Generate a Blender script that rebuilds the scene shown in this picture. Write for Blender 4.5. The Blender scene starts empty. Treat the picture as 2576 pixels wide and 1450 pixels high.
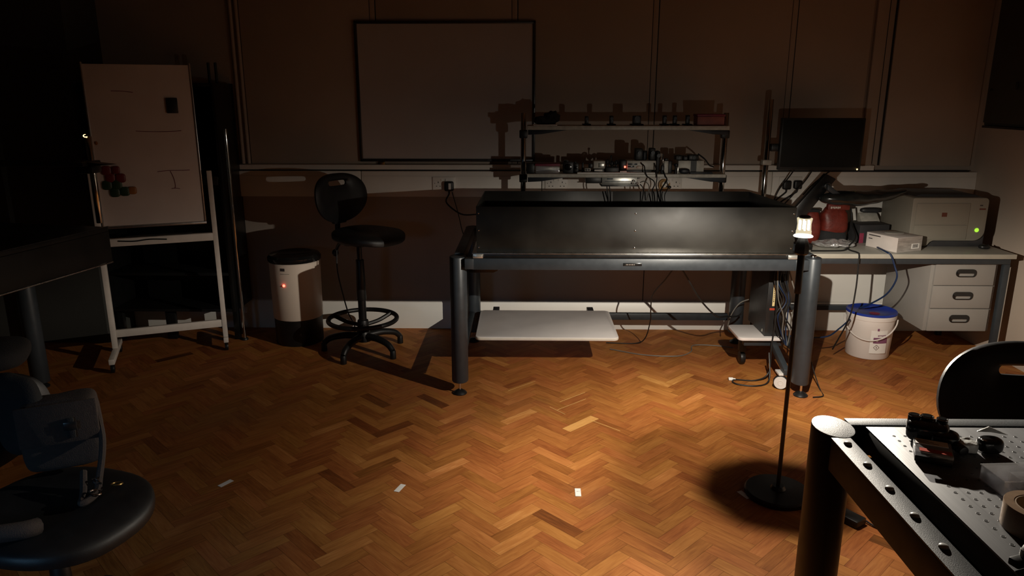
import bpy, bmesh, math, random
from mathutils import Vector, Matrix, noise
random.seed(7)
C = bpy.context.scene.collection
PI = math.pi
V = Vector
# ------------------------------------------------------------------ camera maths (metres; camera stands at the origin, 1.52 m up)
FPX, CAMH = 1860.0, 1.52
TH = math.atan(483/1860); YAW = math.radians(1.0)
def ray(px, py):
    c, s, ca, sa = math.cos(TH), math.sin(TH), math.cos(YAW), math.sin(YAW)
    x = (px-1288)/FPX; y = (py-725)/FPX; f = c-y*s
    return V((x*ca-f*sa, x*sa+f*ca, -s-y*c))
def fz(px, py, z=0.0):
    r = ray(px, py); return V((0, 0, CAMH)) + r*((z-CAMH)/r.z)
def fy(px, py, yy):
    r = ray(px, py); return V((0, 0, CAMH)) + r*(yy/r.y)

# ------------------------------------------------------------------ materials
MATS = {}
def pm(name, col, rough=0.5, metal=0.0, var=0.12, scale=18.0, bump=0.0, bscale=120.0, rvar=0.08, emit=None, es=0.0,
       trans=0.0, spec=None, coat=0.0, stretch=None):
    if name in MATS: return MATS[name]
    m = bpy.data.materials.new(name); m.use_nodes = True
    nt = m.node_tree; N = nt.nodes; L = nt.links
    b = N['Principled BSDF']
    tc = N.new('ShaderNodeTexCoord'); mp = N.new('ShaderNodeMapping')
    L.new(tc.outputs['Object'], mp.inputs['Vector'])
    if stretch: mp.inputs['Scale'].default_value = stretch
    nz = N.new('ShaderNodeTexNoise'); nz.inputs['Scale'].default_value = scale; nz.inputs['Detail'].default_value = 4
    L.new(mp.outputs['Vector'], nz.inputs['Vector'])
    cr = N.new('ShaderNodeValToRGB')
    cr.color_ramp.elements[0].position = 0.3; cr.color_ramp.elements[1].position = 0.7
    cr.color_ramp.elements[0].color = (*[max(0, c*(1-var)) for c in col], 1)
    cr.color_ramp.elements[1].color = (*[min(1, c*(1+var)) for c in col], 1)
    L.new(nz.outputs['Fac'], cr.inputs['Fac']); L.new(cr.outputs['Color'], b.inputs['Base Color'])
    mr = N.new('ShaderNodeMapRange')
    mr.inputs['To Min'].default_value = max(0.02, rough-rvar); mr.inputs['To Max'].default_value = min(1, rough+rvar)
    L.new(nz.outputs['Fac'], mr.inputs['Value']); L.new(mr.outputs['Result'], b.inputs['Roughness'])
    b.inputs['Metallic'].default_value = metal
    if spec is not None: b.inputs['Specular IOR Level'].default_value = spec
    if trans: b.inputs['Transmission Weight'].default_value = trans
    if coat: b.inputs['Coat Weight'].default_value = coat
    if emit:
        b.inputs['Emission Color'].default_value = (*emit, 1); b.inputs['Emission Strength'].default_value = es
    if bump:
        n2 = N.new('ShaderNodeTexNoise'); n2.inputs['Scale'].default_value = bscale; n2.inputs['Detail'].default_value = 3
        L.new(mp.outputs['Vector'], n2.inputs['Vector'])
        bp = N.new('ShaderNodeBump'); bp.inputs['Strength'].default_value = bump; bp.inputs['Distance'].default_value = 0.004
        L.new(n2.outputs['Fac'], bp.inputs['Height']); L.new(bp.outputs['Normal'], b.inputs['Normal'])
    MATS[name] = m
    return m
def clear_mat(name, tint, keep, rough=0.06):
    """thin clear plastic: mostly lets light straight through, with a glossy sheen"""
    m = bpy.data.materials.new(name); m.use_nodes = True
    nt = m.node_tree; N = nt.nodes; L = nt.links
    N.remove(N['Principled BSDF']); out = N['Material Output']
    tr = N.new('ShaderNodeBsdfTransparent'); tr.inputs['Color'].default_value = (*tint, 1)
    gl = N.new('ShaderNodeBsdfGlossy'); gl.inputs['Roughness'].default_value = rough
    nz = N.new('ShaderNodeTexNoise'); nz.inputs['Scale'].default_value = 60
    bp = N.new('ShaderNodeBump'); bp.inputs['Strength'].default_value = 0.25; bp.inputs['Distance'].default_value = 0.002
    L.new(nz.outputs['Fac'], bp.inputs['Height']); L.new(bp.outputs['Normal'], gl.inputs['Normal'])
    df = N.new('ShaderNodeBsdfDiffuse'); df.inputs['Color'].default_value = (.75, .75, .75, 1)
    m1 = N.new('ShaderNodeMixShader'); m1.inputs['Fac'].default_value = 0.35
    L.new(gl.outputs[0], m1.inputs[1]); L.new(df.outputs[0], m1.inputs[2])
    m2 = N.new('ShaderNodeMixShader'); m2.inputs['Fac'].default_value = 1-keep
    L.new(tr.outputs[0], m2.inputs[1]); L.new(m1.outputs[0], m2.inputs[2])
    L.new(m2.outputs[0], out.inputs['Surface'])
    return m
def glow_mat(name, col, strength, fac):
    """a lit clear lens: glows and lets the light behind it pass"""
    m = bpy.data.materials.new(name); m.use_nodes = True
    nt = m.node_tree; N = nt.nodes; L = nt.links
    N.remove(N['Principled BSDF']); out = N['Material Output']
    tr = N.new('ShaderNodeBsdfTransparent'); em = N.new('ShaderNodeEmission')
    em.inputs['Color'].default_value = (*col, 1); em.inputs['Strength'].default_value = strength
    mx = N.new('ShaderNodeMixShader'); mx.inputs['Fac'].default_value = fac
    L.new(tr.outputs[0], mx.inputs[1]); L.new(em.outputs[0], mx.inputs[2]); L.new(mx.outputs[0], out.inputs['Surface'])
    return m

M = dict(
 panel=pm('painted_wall_panel', (.40, .325, .265), .7, var=.05, scale=3, bump=.05, bscale=300),
 wall=pm('painted_plaster', (.38, .32, .27), .75, var=.05, scale=2, bump=.08, bscale=200),
 pinkwall=pm('painted_plaster_warm', (.46, .38, .31), .75, var=.05, scale=2, bump=.08, bscale=200),
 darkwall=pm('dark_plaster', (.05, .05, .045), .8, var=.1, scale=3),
 ceil=pm('ceiling_white', (.36, .33, .30), .8, var=.04),
 gloss_white=pm('white_gloss_paint', (.80, .78, .73), .4, var=.03, scale=6, bump=.03, bscale=60),
 trunk=pm('white_trunking_plastic', (.78, .74, .68), .45, var=.03, scale=8),
 groove=pm('shadow_gap_black', (.012, .011, .01), .8),
 white_lam=pm('white_laminate', (.88, .83, .81), .42, var=.03, scale=10),
 edge_lam=pm('pale_edge_band', (.72, .70, .62), .4, var=.05),
 board=pm('whiteboard_enamel', (.52, .475, .46), .33, var=.04, scale=4),
 flip=pm('easel_board_enamel', (.66, .58, .54), .35, var=.05, scale=5),
 alu=pm('brushed_aluminium', (.55, .55, .55), .35, 1, var=.08, scale=60, stretch=(1, 1, .05)),
 post_metal=pm('dark_polished_post', (.60, .60, .57), .06, 1, var=.04, scale=30, rvar=.015),
 dark_alu=pm('dark_anodised_metal', (.08, .08, .08), .3, .8, var=.1, scale=40),
 chrome=pm('chrome', (.8, .8, .8), .12, 1, var=.04),
 steel_edge=pm('ground_steel_edge', (.62, .60, .56), .28, 1, var=.1, scale=30),
 grey=pm('slate_grey_powder_coat', (.035, .042, .049), .42, .15, var=.08, scale=30, bump=.05, bscale=600),
 grey2=pm('slate_grey_beam', (.029, .035, .041), .42, .15, var=.08, scale=30, bump=.05, bscale=600),
 post_top=pm('speckled_grey_cap', (.20, .205, .21), .55, 0, var=.35, scale=260, bump=.25, bscale=500),
 strip=pm('speckled_grey_strip', (.028, .031, .034), .58, 0, spec=.3, var=.35, scale=220, bump=.2, bscale=500),
 bread=pm('brushed_breadboard_steel', (.095, .096, .10), .50, .35, var=.12, scale=40, stretch=(1, .04, 1), bump=.05, bscale=200),
 hole=pm('drilled_hole_dark', (.01, .01, .01), .6),
 black=pm('black_plastic', (.008, .008, .008), .42, var=.15, scale=30, bump=.06, bscale=500),
 black_soft=pm('black_polyurethane', (.006, .006, .0065), .5, var=.15, scale=20, bump=.12, bscale=700),
 black_metal=pm('black_painted_metal', (.009, .009, .009), .35, .2, var=.15, scale=25),
 black_sheet=pm('black_sheet_metal', (.0115, .0105, .0085), .44, 0, var=.5, scale=4, rvar=.16, spec=.38, bump=.03, bscale=40),
 black_gloss=pm('black_gloss_plastic', (.01, .01, .01), .16, var=.1),
 bluish=pm('blue_black_bracket', (.014, .018, .026), .45, var=.1),
 silver=pm('silver_case', (.62, .62, .58), .3, .8, var=.1, scale=30),
 inst=pm('pale_instrument_case', (.55, .53, .47), .45, .1, var=.15, scale=40),
 brass=pm('brass', (.55, .38, .14), .3, 1, var=.1),
 paper=pm('white_paper', (.86, .84, .80), .7, var=.03),
 ink=pm('printed_ink_dark', (.05, .04, .04), .7),
 redink=pm('printed_ink_red', (.11, .03, .015), .7),
 purple=pm('printed_purple_band', (.23, .085, .16), .6, var=.08),
 bucket=pm('white_bucket_plastic', (.78, .73, .69), .38, var=.03, scale=8),
 blue=pm('blue_bucket_lid', (.015, .04, .30), .35, var=.12, scale=10),
 redtxt=pm('faded_red_print', (.22, .03, .06), .5, var=.2),
 bluecable=pm('blue_cable_sheath', (.008, .025, .075), .4),
 cable=pm('black_cable_sheath', (.01, .01, .01), .5),
 greycable=pm('grey_cable_sheath', (.16, .15, .13), .5),
 cream=pm('cream_enamel', (.78, .67, .57), .42, var=.03, scale=6),
 redbag=pm('red_woven_bag', (.13, .014, .007), .5, var=.25, scale=30, bump=.4, bscale=60),
 orange=pm('orange_plastic', (.32, .12, .02), .5),
 redmag=pm('red_plastic', (.15, .01, .012), .45), greenmag=pm('green_plastic', (.014, .045, .018), .45),
 printer=pm('printer_off_white', (.235, .215, .175), .5, var=.04, scale=8),
 printgrey=pm('printer_charcoal', (.03, .03, .032), .45),
 drawer=pm('drawer_grey_laminate', (.27, .255, .235), .42, var=.03, scale=10),
 desk=pm('desk_laminate', (.34, .33, .29), .42, var=.06, scale=12),
 boxgrey=pm('carton_pale_grey', (.62, .56, .52), .6, var=.06, scale=14),
 boxprint=pm('carton_printed_side', (.36, .33, .30), .55, var=.25, scale=22, stretch=(1, 1, 4)),
 label=pm('pale_yellow_label', (.85, .68, .34), .55, var=.05),
 redlabel=pm('red_badge', (.50, .06, .03), .4),
 lightgrey=pm('caster_grey_plastic', (.62, .60, .58), .5, var=.04),
 tape=pm('brown_packing_tape', (.36, .24, .15), .4, var=.1, scale=80, stretch=(1, 1, .2)),
 card=pm('cardboard_core', (.42, .30, .19), .8, var=.12, scale=60),
 canvas=pm('brown_canvas', (.034, .024, .020), .85, var=.2, scale=80, bump=.4, bscale=400),
 coat=pm('black_cloth', (.012, .012, .013), .9, var=.2, scale=60, bump=.4, bscale=300),
 foil=pm('crumpled_foil', (.50, .50, .48), .35, .1, var=.15, scale=80, bump=.8, bscale=70),
 pink=pm('dusky_pink_card', (.34, .12, .10), .6, var=.15),
 wood_tan=pm('tan_core', (.50, .30, .12), .6, var=.2, scale=60),
 led_red=pm('red_led', (.9, .05, .03), .3, emit=(1, .10, .06), es=6),
 led_glint_amber=pm('amber_led_and_glint', (.9, .5, .1), .3, emit=(1, .62, .22), es=4),
 led_green=pm('green_lit_button', (.3, .6, .05), .3, emit=(.42, .85, .05), es=.9),
 lcd=pm('dim_display', (.03, .05, .07), .2, var=.3, scale=70),
)
CLEAR = clear_mat('clear_acrylic', (.93, .93, .95), .62)
FILM = clear_mat('clear_plastic_film', (.86, .84, .80), .28, .15)
LENS = glow_mat('glowing_clear_lens', (1, .86, .56), 1.5, .28)
GLOW = glow_mat('glowing_clear_flange', (1, .93, .78), 5.0, .25)
LED = glow_mat('white_hot_emitter', (1, .95, .85), 45.0, .12)

# ------------------------------------------------------------------ mesh building
class MB:
    def __init__(s): s.bm = bmesh.new()
    def add(s, t, mx=None, mi=0):
        if mx is not None: t.transform(mx)
        for f in t.faces: f.material_index = mi
        me = bpy.data.meshes.new('tmp'); t.to_mesh(me); t.free(); s.bm.from_mesh(me); bpy.data.meshes.remove(me)
        return s
    def box(s, x0, x1, y0, y1, z0, z1, bev=0.0, mx=None, seg=2, mi=0):
        t = bmesh.new(); bmesh.ops.create_cube(t, size=1)
        for v in t.verts: v.co = V(((x0+x1)/2+v.co.x*(x1-x0), (y0+y1)/2+v.co.y*(y1-y0), (z0+z1)/2+v.co.z*(z1-z0)))
        if bev: bmesh.ops.bevel(t, geom=list(t.edges), offset=min(bev, .49*min(abs(x1-x0), abs(y1-y0), abs(z1-z0))), segments=seg, affect='EDGES', profile=.5)
        return s.add(t, mx, mi)
    def cyl(s, p, q, r, r2=None, n=24, bev=0.0, mi=0):
        p, q = V(p), V(q); r2 = r if r2 is None else r2; d = q-p
        t = bmesh.new(); bmesh.ops.create_cone(t, cap_ends=True, segments=n, radius1=r, radius2=r2, depth=d.length)
        if bev:
            es = [e for e in t.edges if abs(e.verts[0].co.z-e.verts[1].co.z) < 1e-6]
            bmesh.ops.bevel(t, geom=es, offset=bev, segments=2, affect='EDGES', profile=.5)
        mx = Matrix.Translation((p+q)/2) @ d.to_track_quat('Z', 'Y').to_matrix().to_4x4()
        return s.add(t, mx, mi)
    def ecyl(s, c, a, b, z0, z1, n=40, bev=0.0, mi=0):
        t = bmesh.new(); bmesh.ops.create_cone(t, cap_ends=True, segments=n, radius1=1, radius2=1, depth=z1-z0)
        for v in t.verts: v.co = V((v.co.x*a, v.co.y*b, v.co.z+(z0+z1)/2))
        if bev:
            es = [e for e in t.edges if abs(e.verts[0].co.z-e.verts[1].co.z) < 1e-6]
            bmesh.ops.bevel(t, geom=es, offset=bev, segments=2, affect='EDGES', profile=.5)
        return s.add(t, Matrix.Translation(V((c[0], c[1], 0))), mi)
    def lathe(s, prof, c=(0, 0, 0), n=40, mx=None, mi=0):
        t = bmesh.new(); rings = []
        for (r, z) in prof:
            if r < 1e-6: rings.append([t.verts.new((0, 0, z))])
            else: rings.append([t.verts.new((r*math.cos(2*PI*k/n), r*math.sin(2*PI*k/n), z)) for k in range(n)])
        for a, b in zip(rings, rings[1:]):
            for k in range(n):
                k2 = (k+1) % n
                if len(a) == 1 and len(b) == 1: continue
                if len(a) == 1: t.faces.new((a[0], b[k], b[k2]))
                elif len(b) == 1: t.faces.new((a[k], b[0], a[k2]))
                else: t.faces.new((a[k], b[k], b[k2], a[k2]))
        bmesh.ops.recalc_face_normals(t, faces=t.faces)
        t.transform(Matrix.Translation(V(c)))
        return s.add(t, mx, mi)
    def arc(s, c, r, a0, a1, z0, z1, th=.0006, n=14, mi=0):
        """a thin label curved round an upright cylinder"""
        t = bmesh.new(); g = []
        for k in range(n+1):
            a = a0+(a1-a0)*k/n
            g.append([t.verts.new((c[0]+rr*math.cos(a), c[1]+rr*math.sin(a), z)) for rr in (r, r+th) for z in (z0, z1)])
        for p, q in zip(g, g[1:]):
            t.faces.new((p[2], q[2], q[3], p[3])); t.faces.new((p[0], p[1], q[1], q[0]))
            t.faces.new((p[1], p[3], q[3], q[1])); t.faces.new((p[0], q[0], q[2], p[2]))
        t.faces.new((g[0][0], g[0][2], g[0][3], g[0][1])); t.faces.new((g[-1][0], g[-1][1], g[-1][3], g[-1][2]))
        bmesh.ops.recalc_face_normals(t, faces=t.faces)
        return s.add(t, None, mi)
    def tube(s, pts, r, n=8, sub=6, mi=0):
        pts = [V(p) for p in pts]
        P = []
        if len(pts) > 2:
            e = [pts[0]*2-pts[1]] + pts + [pts[-1]*2-pts[-2]]
            for i in range(1, len(e)-2):
                for k in range(sub):
                    u = k/sub; a, b, c, d = e[i-1], e[i], e[i+1], e[i+2]
                    P.append(.5*((2*b)+(c-a)*u+(2*a-5*b+4*c-d)*u*u+(3*b-a-3*c+d)*u**3))
            P.append(pts[-1])
        else: P = pts
        t = bmesh.new(); rings = []; up = V((0, 0, 1)); N = None
        for i, p in enumerate(P):
            d = (P[min(i+1, len(P)-1)]-P[max(i-1, 0)]).normalized()
            if N is None:
                N = d.cross(up)
                if N.length < .05: N = d.cross(V((1, 0, 0)))
            N = (N-d*N.dot(d)).normalized(); B = d.cross(N)
            rr = r(i/(len(P)-1)) if callable(r) else r
            rings.append([t.verts.new(p+(N*math.cos(2*PI*k/n)+B*math.sin(2*PI*k/n))*rr) for k in range(n)])
        for a, b in zip(rings, rings[1:]):
            for k in range(n): t.faces.new((a[k], a[(k+1) % n], b[(k+1) % n], b[k]))
        t.faces.new(list(reversed(rings[0]))); t.faces.new(rings[-1])
        bmesh.ops.recalc_face_normals(t, faces=t.faces)
        return s.add(t, None, mi)
    def prism(s, poly, ax, d0, d1, bev=0.0, mx=None, mi=0):
        """2-D outline pushed along an axis: ax 'x' takes (y,z), 'y' takes (x,z), 'z' takes (x,y)"""
        t = bmesh.new()
        mk = {'x': lambda a, b, d: (d, a, b), 'y': lambda a, b, d: (a, d, b), 'z': lambda a, b, d: (a, b, d)}[ax]
        A = [t.verts.new(mk(a, b, d0)) for a, b in poly]; B = [t.verts.new(mk(a, b, d1)) for a, b in poly]
        n = len(poly); t.faces.new(A); t.faces.new(list(reversed(B)))
        for k in range(n): t.faces.new((A[k], B[k], B[(k+1) % n], A[(k+1) % n]))
        bmesh.ops.recalc_face_normals(t, faces=t.faces)
        if bev: bmesh.ops.bevel(t, geom=list(t.edges), offset=bev, segments=2, affect='EDGES', profile=.5)
        return s.add(t, mx, mi)
    def sell(s, c, rx, ry, rz, e1=1.0, e2=1.0, n=28, m=16, fn=None, mx=None, mi=0):
        """super-ellipsoid; small exponents give soft boxes"""
        t = bmesh.new(); rings = []
        pw = lambda x, e: math.copysign(abs(x)**e, x)
        for j in range(m+1):
            ph = -PI/2+PI*j/m
            row = []
            for k in range(n if 0 < j < m else 1):
                a = 2*PI*k/n
                p = V((rx*pw(math.cos(ph), e1)*pw(math.cos(a), e2), ry*pw(math.cos(ph), e1)*pw(math.sin(a), e2), rz*pw(math.sin(ph), e1)))
                if fn: p = fn(p)
                row.append(t.verts.new(p+V(c)))
            rings.append(row)
        for a, b in zip(rings, rings[1:]):
            for k in range(n):
                k2 = (k+1) % n
                if len(a) == 1: t.faces.new((a[0], b[k2], b[k]))
                elif len(b) == 1: t.faces.new((a[k], a[k2], b[0]))
                else: t.faces.new((a[k], a[k2], b[k2], b[k]))
        bmesh.ops.recalc_face_normals(t, faces=t.faces)
        return s.add(t, mx, mi)
    def torus(s, c, ax, R, r, n=40, k=10, sy=1.0, mi=0):
        t = bmesh.new(); rings = []
        for i in range(n):
            a = 2*PI*i/n
            rings.append([t.verts.new(((R+r*math.cos(2*PI*j/k))*math.cos(a), (R+r*math.cos(2*PI*j/k))*math.sin(a)*sy, r*math.sin(2*PI*j/k))) for j in range(k)])
        for i in range(n):
            for j in range(k): t.faces.new((rings[i][j], rings[(i+1) % n][j], rings[(i+1) % n][(j+1) % k], rings[i][(j+1) % k]))
        mx = Matrix.Translation(V(c)) @ V(ax).to_track_quat('Z', 'Y').to_matrix().to_4x4()
        return s.add(t, mx, mi)
    def build(s, name, mat, parent=None, local=False, smooth=True, ang=38):
        me = bpy.data.meshes.new(name)
        if parent is not None and not local: s.bm.transform(WM[parent.name].inverted())
        s.bm.to_mesh(me); s.bm.free()
        for m_ in (mat if isinstance(mat, (list, tuple)) else [mat]): me.materials.append(m_)
        if smooth:
            for p in me.polygons: p.use_smooth = True
            me.set_sharp_from_angle(angle=math.radians(ang))
        o = bpy.data.objects.new(name, me); C.objects.link(o)
        if parent is not None: o.parent = parent
        WM[o.name] = WM[parent.name].copy() if parent is not None else Matrix()
        return o
WM = {}
def thing(name, label, cat, loc=(0, 0, 0), rz=0.0, group=None):
    o = bpy.data.objects.new(name, None); C.objects.link(o); o.empty_display_size = .05
    o.location = loc; o.rotation_euler = (0, 0, rz)
    WM[o.name] = Matrix.Translation(V(loc)) @ Matrix.Rotation(rz, 4, 'Z')
    o['label'] = label; o['category'] = cat
    if group: o['group'] = group
    return o
def tag(o, label, cat, group=None):
    o['label'] = label; o['category'] = cat
    if group: o['group'] = group
    return o
def struct(name, mb, mat, parent=None, **k):
    o = mb.build(name, mat, parent, **k)
    if parent is None: o['kind'] = 'structure'
    return o
def single(mb, name, mat, label, cat, group=None, **k):
    return tag(mb.build(name, mat, **k), label, cat, group)
def rot_at(c, rz): return Matrix.Translation(V(c)) @ Matrix.Rotation(rz, 4, 'Z')

YW, XR, XL, YF, ZC = 4.78, 2.84, -3.6, -2.4, 3.0
# ================================================================== THE SETTING
# --- herringbone parquet: every block has its own tint and grain offset
def parquet():
    W, n = .0525, 4
    ox = .0315-(n-1)*W/math.sqrt(2); oy = 2.548-(n+1)*W/math.sqrt(2)
    bm = bmesh.new(); uv = bm.loops.layers.uv.new('grain'); ca = bm.loops.layers.float_color.new('tint')
    g = .00035; s2 = 1/math.sqrt(2)
    def to_world(a, b): return (ox+(a-b)*s2*W, oy+(a+b)*s2*W)
    rnd = random.Random(3)
    for i in range(-130, 130):
        for j in range(-34, 34):
            bx, by = i+n*j, i-n*j
            for kind in (0, 1):
                if kind == 0: a0, a1, b0, b1 = bx, bx+n, by, by+1
                else: a0, a1, b0, b1 = bx+n, bx+n+1, by+1-n, by+1
                cx, cy = to_world((a0+a1)/2, (b0+b1)/2)
                if not (XL-.2 < cx < XR+.2 and YF-.2 < cy < YW+.2): continue
                e = g/W
                vs = [bm.verts.new((*to_world(a, b), rnd.uniform(-.00015, .00015))) for a, b in ((a0+e, b0+e), (a1-e, b0+e), (a1-e, b1-e), (a0+e, b1-e))]
                f = bm.faces.new(vs)
                t = rnd.gauss(.53, .07)
                if rnd.random() < .035: t -= .24
                if rnd.random() < .05: t += .16
                if abs(cx-.26) < .03 and abs(cy-3.29) < .03: t = 1.0
                if abs(cx+.057) < .03 and abs(cy-2.29) < .03: t = .95
                if abs(cx-.10) < .03 and abs(cy-2.41) < .05: t = .25
                t = min(1, max(0, t)); red = rnd.random()
                ou, ov = rnd.uniform(0, 40), rnd.uniform(0, 40)
                q = [(0, 0), (n*W, 0), (n*W, W), (0, W)] if kind == 0 else [(0, W), (0, 0), (n*W, 0), (n*W, W)]
                for lp, (u, v_) in zip(f.loops, q):
                    lp[uv].uv = (u+ou, v_+ov); lp[ca] = (t, red, ou/40, 1)
                if f.normal.z < 0: f.normal_flip()
    # dark bed under the blocks
    x0, x1, y0, y1 = XL-.1, XR+.1, YF-.1, YW+.1
    vs = [bm.verts.new(p) for p in ((x0, y0, -.002), (x1, y0, -.002), (x1, y1, -.002), (x0, y1, -.002))]
    f = bm.faces.new(vs); f.material_index = 1
    # pale filler strips in a few joints
    for (p, q) in (((1278.7, 984), (1347, 959.5)), ((1402, 1032), (1474, 1004.3)), ((1383, 1024.4), (1421.7, 1043)), ((1408, 1012), (1472, 988)), ((1487, 1058), (1560, 1085))):
        a, b = fz(*p), fz(*q); d = (b-a).normalized(); nn = V((-d.y, d.x, 0))*.0016
        f = bm.faces.new([bm.verts.new(v+V((0, 0, .0006))) for v in (a-nn, b-nn, b+nn, a+nn)]); f.material_index = 2
    bmesh.ops.recalc_face_normals(bm, faces=[f for f in bm.faces if f.material_index])
    for f in bm.faces:
        if f.normal.z < 0: f.normal_flip()
    me = bpy.data.meshes.new('floor'); bm.to_mesh(me); bm.free()
    m = bpy.data.materials.new('parquet_blocks'); m.use_nodes = True
    nt = m.node_tree; N = nt.nodes; L = nt.links; b = N['Principled BSDF']
    at = N.new('ShaderNodeAttribute'); at.attribute_name = 'tint'
    sp = N.new('ShaderNodeSeparateColor'); L.new(at.outputs['Color'], sp.inputs['Color'])
    um = N.new('ShaderNodeUVMap'); um.uv_map = 'grain'
    def gr(sc, scale, det, dist=0.0):
        mp = N.new('ShaderNodeMapping'); mp.inputs['Scale'].default_value = sc; L.new(um.outputs['UV'], mp.inputs['Vector'])
        nz = N.new('ShaderNodeTexNoise'); nz.inputs['Scale'].default_value = scale; nz.inputs['Detail'].default_value = det
        nz.inputs['Distortion'].default_value = dist
        L.new(mp.outputs['Vector'], nz.inputs['Vector']); return nz
    g1 = gr((6, 60, 1), 1.6, 6, .6); g2 = gr((20, 500, 1), 1.0, 3); g3 = gr((4, 14, 1), 1.0, 2)
    cr = N.new('ShaderNodeValToRGB'); e = cr.color_ramp.elements
    e[0].position = 0.0; e[0].color = (.085, .028, .008, 1); e[1].position = 1.0; e[1].color = (.66, .33, .105, 1)
    k = e.new(.30); k.color = (.235, .078, .0185, 1)
    k = e.new(.55); k.color = (.37, .138, .034, 1)
    k = e.new(.78); k.color = (.48, .200, .053, 1)
    def mth(op, a, bb, va=None, vb=None):
        q = N.new('ShaderNodeMath'); q.operation = op
        if a is not None: L.new(a, q.inputs[0])
        else: q.inputs[0].default_value = va
        if bb is not None: L.new(bb, q.inputs[1])
        else: q.inputs[1].default_value = vb
        return q.outputs[0]
    t1 = mth('MULTIPLY', mth('SUBTRACT', g1.outputs['Fac'], None, vb=.5), None, vb=.55)
    t2 = mth('MULTIPLY', mth('SUBTRACT', g2.outputs['Fac'], None, vb=.5), None, vb=.35)
    t3 = mth('MULTIPLY', mth('SUBTRACT', g3.outputs['Fac'], None, vb=.5), None, vb=.45)
    fac = mth('ADD', mth('ADD', sp.outputs[0], t1), mth('ADD', t2, t3))
    L.new(fac, cr.inputs['Fac'])
    hs = N.new('ShaderNodeHueSaturation'); L.new(cr.outputs['Color'], hs.inputs['Color'])
    L.new(mth('ADD', mth('MULTIPLY', sp.outputs[1], None, vb=.012), None, vb=.492), hs.inputs['Hue'])
    # worn, dull patches of traffic
    tc = N.new('ShaderNodeTexCoord'); wn = N.new('ShaderNodeTexNoise'); wn.inputs['Scale'].default_value = 1.1; wn.inputs['Detail'].default_value = 5
    L.new(tc.outputs['Object'], wn.inputs['Vector'])
    mx = N.new('ShaderNodeMixRGB'); mx.blend_type = 'MIX'; mx.inputs['Color2'].default_value = (.20, .115, .062, 1)
    wr = N.new('ShaderNodeMapRange'); wr.inputs['From Min'].default_value = .55; wr.inputs['From Max'].default_value = .75; wr.inputs['To Max'].default_value = .35
    L.new(wn.outputs['Fac'], wr.inputs['Value']); L.new(wr.outputs['Result'], mx.inputs['Fac'])
    L.new(hs.outputs['Color'], mx.inputs['Color1']); L.new(mx.outputs['Color'], b.inputs['Base Color'])
    rr = N.new('ShaderNodeMapRange'); rr.inputs['To Min'].default_value = .48; rr.inputs['To Max'].default_value = .70
    L.new(wn.outputs['Fac'], rr.inputs['Value']); L.new(rr.outputs['Result'], b.inputs['Roughness'])
    b.inputs['Specular IOR Level'].default_value = .13
    bp = N.new('ShaderNodeBump'); bp.inputs['Strength'].default_value = .22; bp.inputs['Distance'].default_value = .0008
    L.new(mth('ADD', g2.outputs['Fac'], g1.outputs['Fac']), bp.inputs['Height']); L.new(bp.outputs['Normal'], b.inputs['Normal'])
    me.materials.append(m); me.materials.append(pm('dark_joint_bed', (.05, .022, .009), .8)); me.materials.append(pm('pale_joint_filler', (.75, .48, .17), .5))
    o = bpy.data.objects.new('floor', me); C.objects.link(o); o['kind'] = 'structure'; WM['floor'] = Matrix()
parquet()

struct('wall_back', MB().box(XL, XR, YW, YW+.12, 0, ZC), M['wall'])
struct('wall_right', MB().box(XR, XR+.12, YF, YW+.12, 0, ZC), M['pinkwall'])
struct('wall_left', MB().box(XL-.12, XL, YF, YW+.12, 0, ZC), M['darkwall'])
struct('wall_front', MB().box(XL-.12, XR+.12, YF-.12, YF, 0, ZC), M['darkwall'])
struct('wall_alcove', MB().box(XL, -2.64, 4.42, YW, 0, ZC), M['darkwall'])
struct('ceiling', MB().box(XL-.12, XR+.12, YF-.12, YW+.12, ZC, ZC+.1), M['ceil'])
struct('baseboard_back', MB().prism([(YW, 0), (YW-.022, 0), (YW-.022, .178), (YW-.014, .190), (YW, .194)], 'x', -2.64, XR), M['gloss_white'])
# wall panels above the rail, cover strips over their joints
pan = [(-1.755, -.955), (-.915, -.085), (-.045, .772), (.812, 1.612), (1.648, 2.10)]
for i, (a, b_) in enumerate(pan): struct('trim_%d' % (i+1), MB().box(a, b_, YW-.010, YW, 1.102, ZC-.02, .002), M['panel'])
struct('trim_6', MB().box(2.245, XR-.03, YW-.016, YW, 1.092, ZC-.02, .003), M['panel'])
for i, x in enumerate((-.935, -.065, .792, 1.63)):
    struct('trim_%d' % (7+i), MB().box(x-.017, x+.014, YW-.012, YW, 1.102, ZC-.02, .001), M['panel'])
    struct('trim_%d' % (20+i), MB().box(x+.0145, x+.0195, YW-.0105, YW, 1.102, ZC-.02).box(x-.0195, x-.0175, YW-.0105, YW, 1.102, ZC-.02), M['groove'])
struct('trim_25', MB().box(1.5, XR, YW-.008, YW, .1945, .894, .002), M['gloss_white'])
struct('trim_24', MB().box(2.19, 2.2, YW-.004, YW, 1.105, ZC-.02).box(2.234, 2.2445, YW-.004, YW, 1.095, ZC-.02), M['groove'])
struct('trim_11', MB().box(2.115, 2.185, YW-.03, YW, 1.075, ZC-.02, .004), M['panel'])
struct('trim_12', MB().box(.788, .793, YW-.002, YW, .194, .93), M['groove'])
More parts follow.
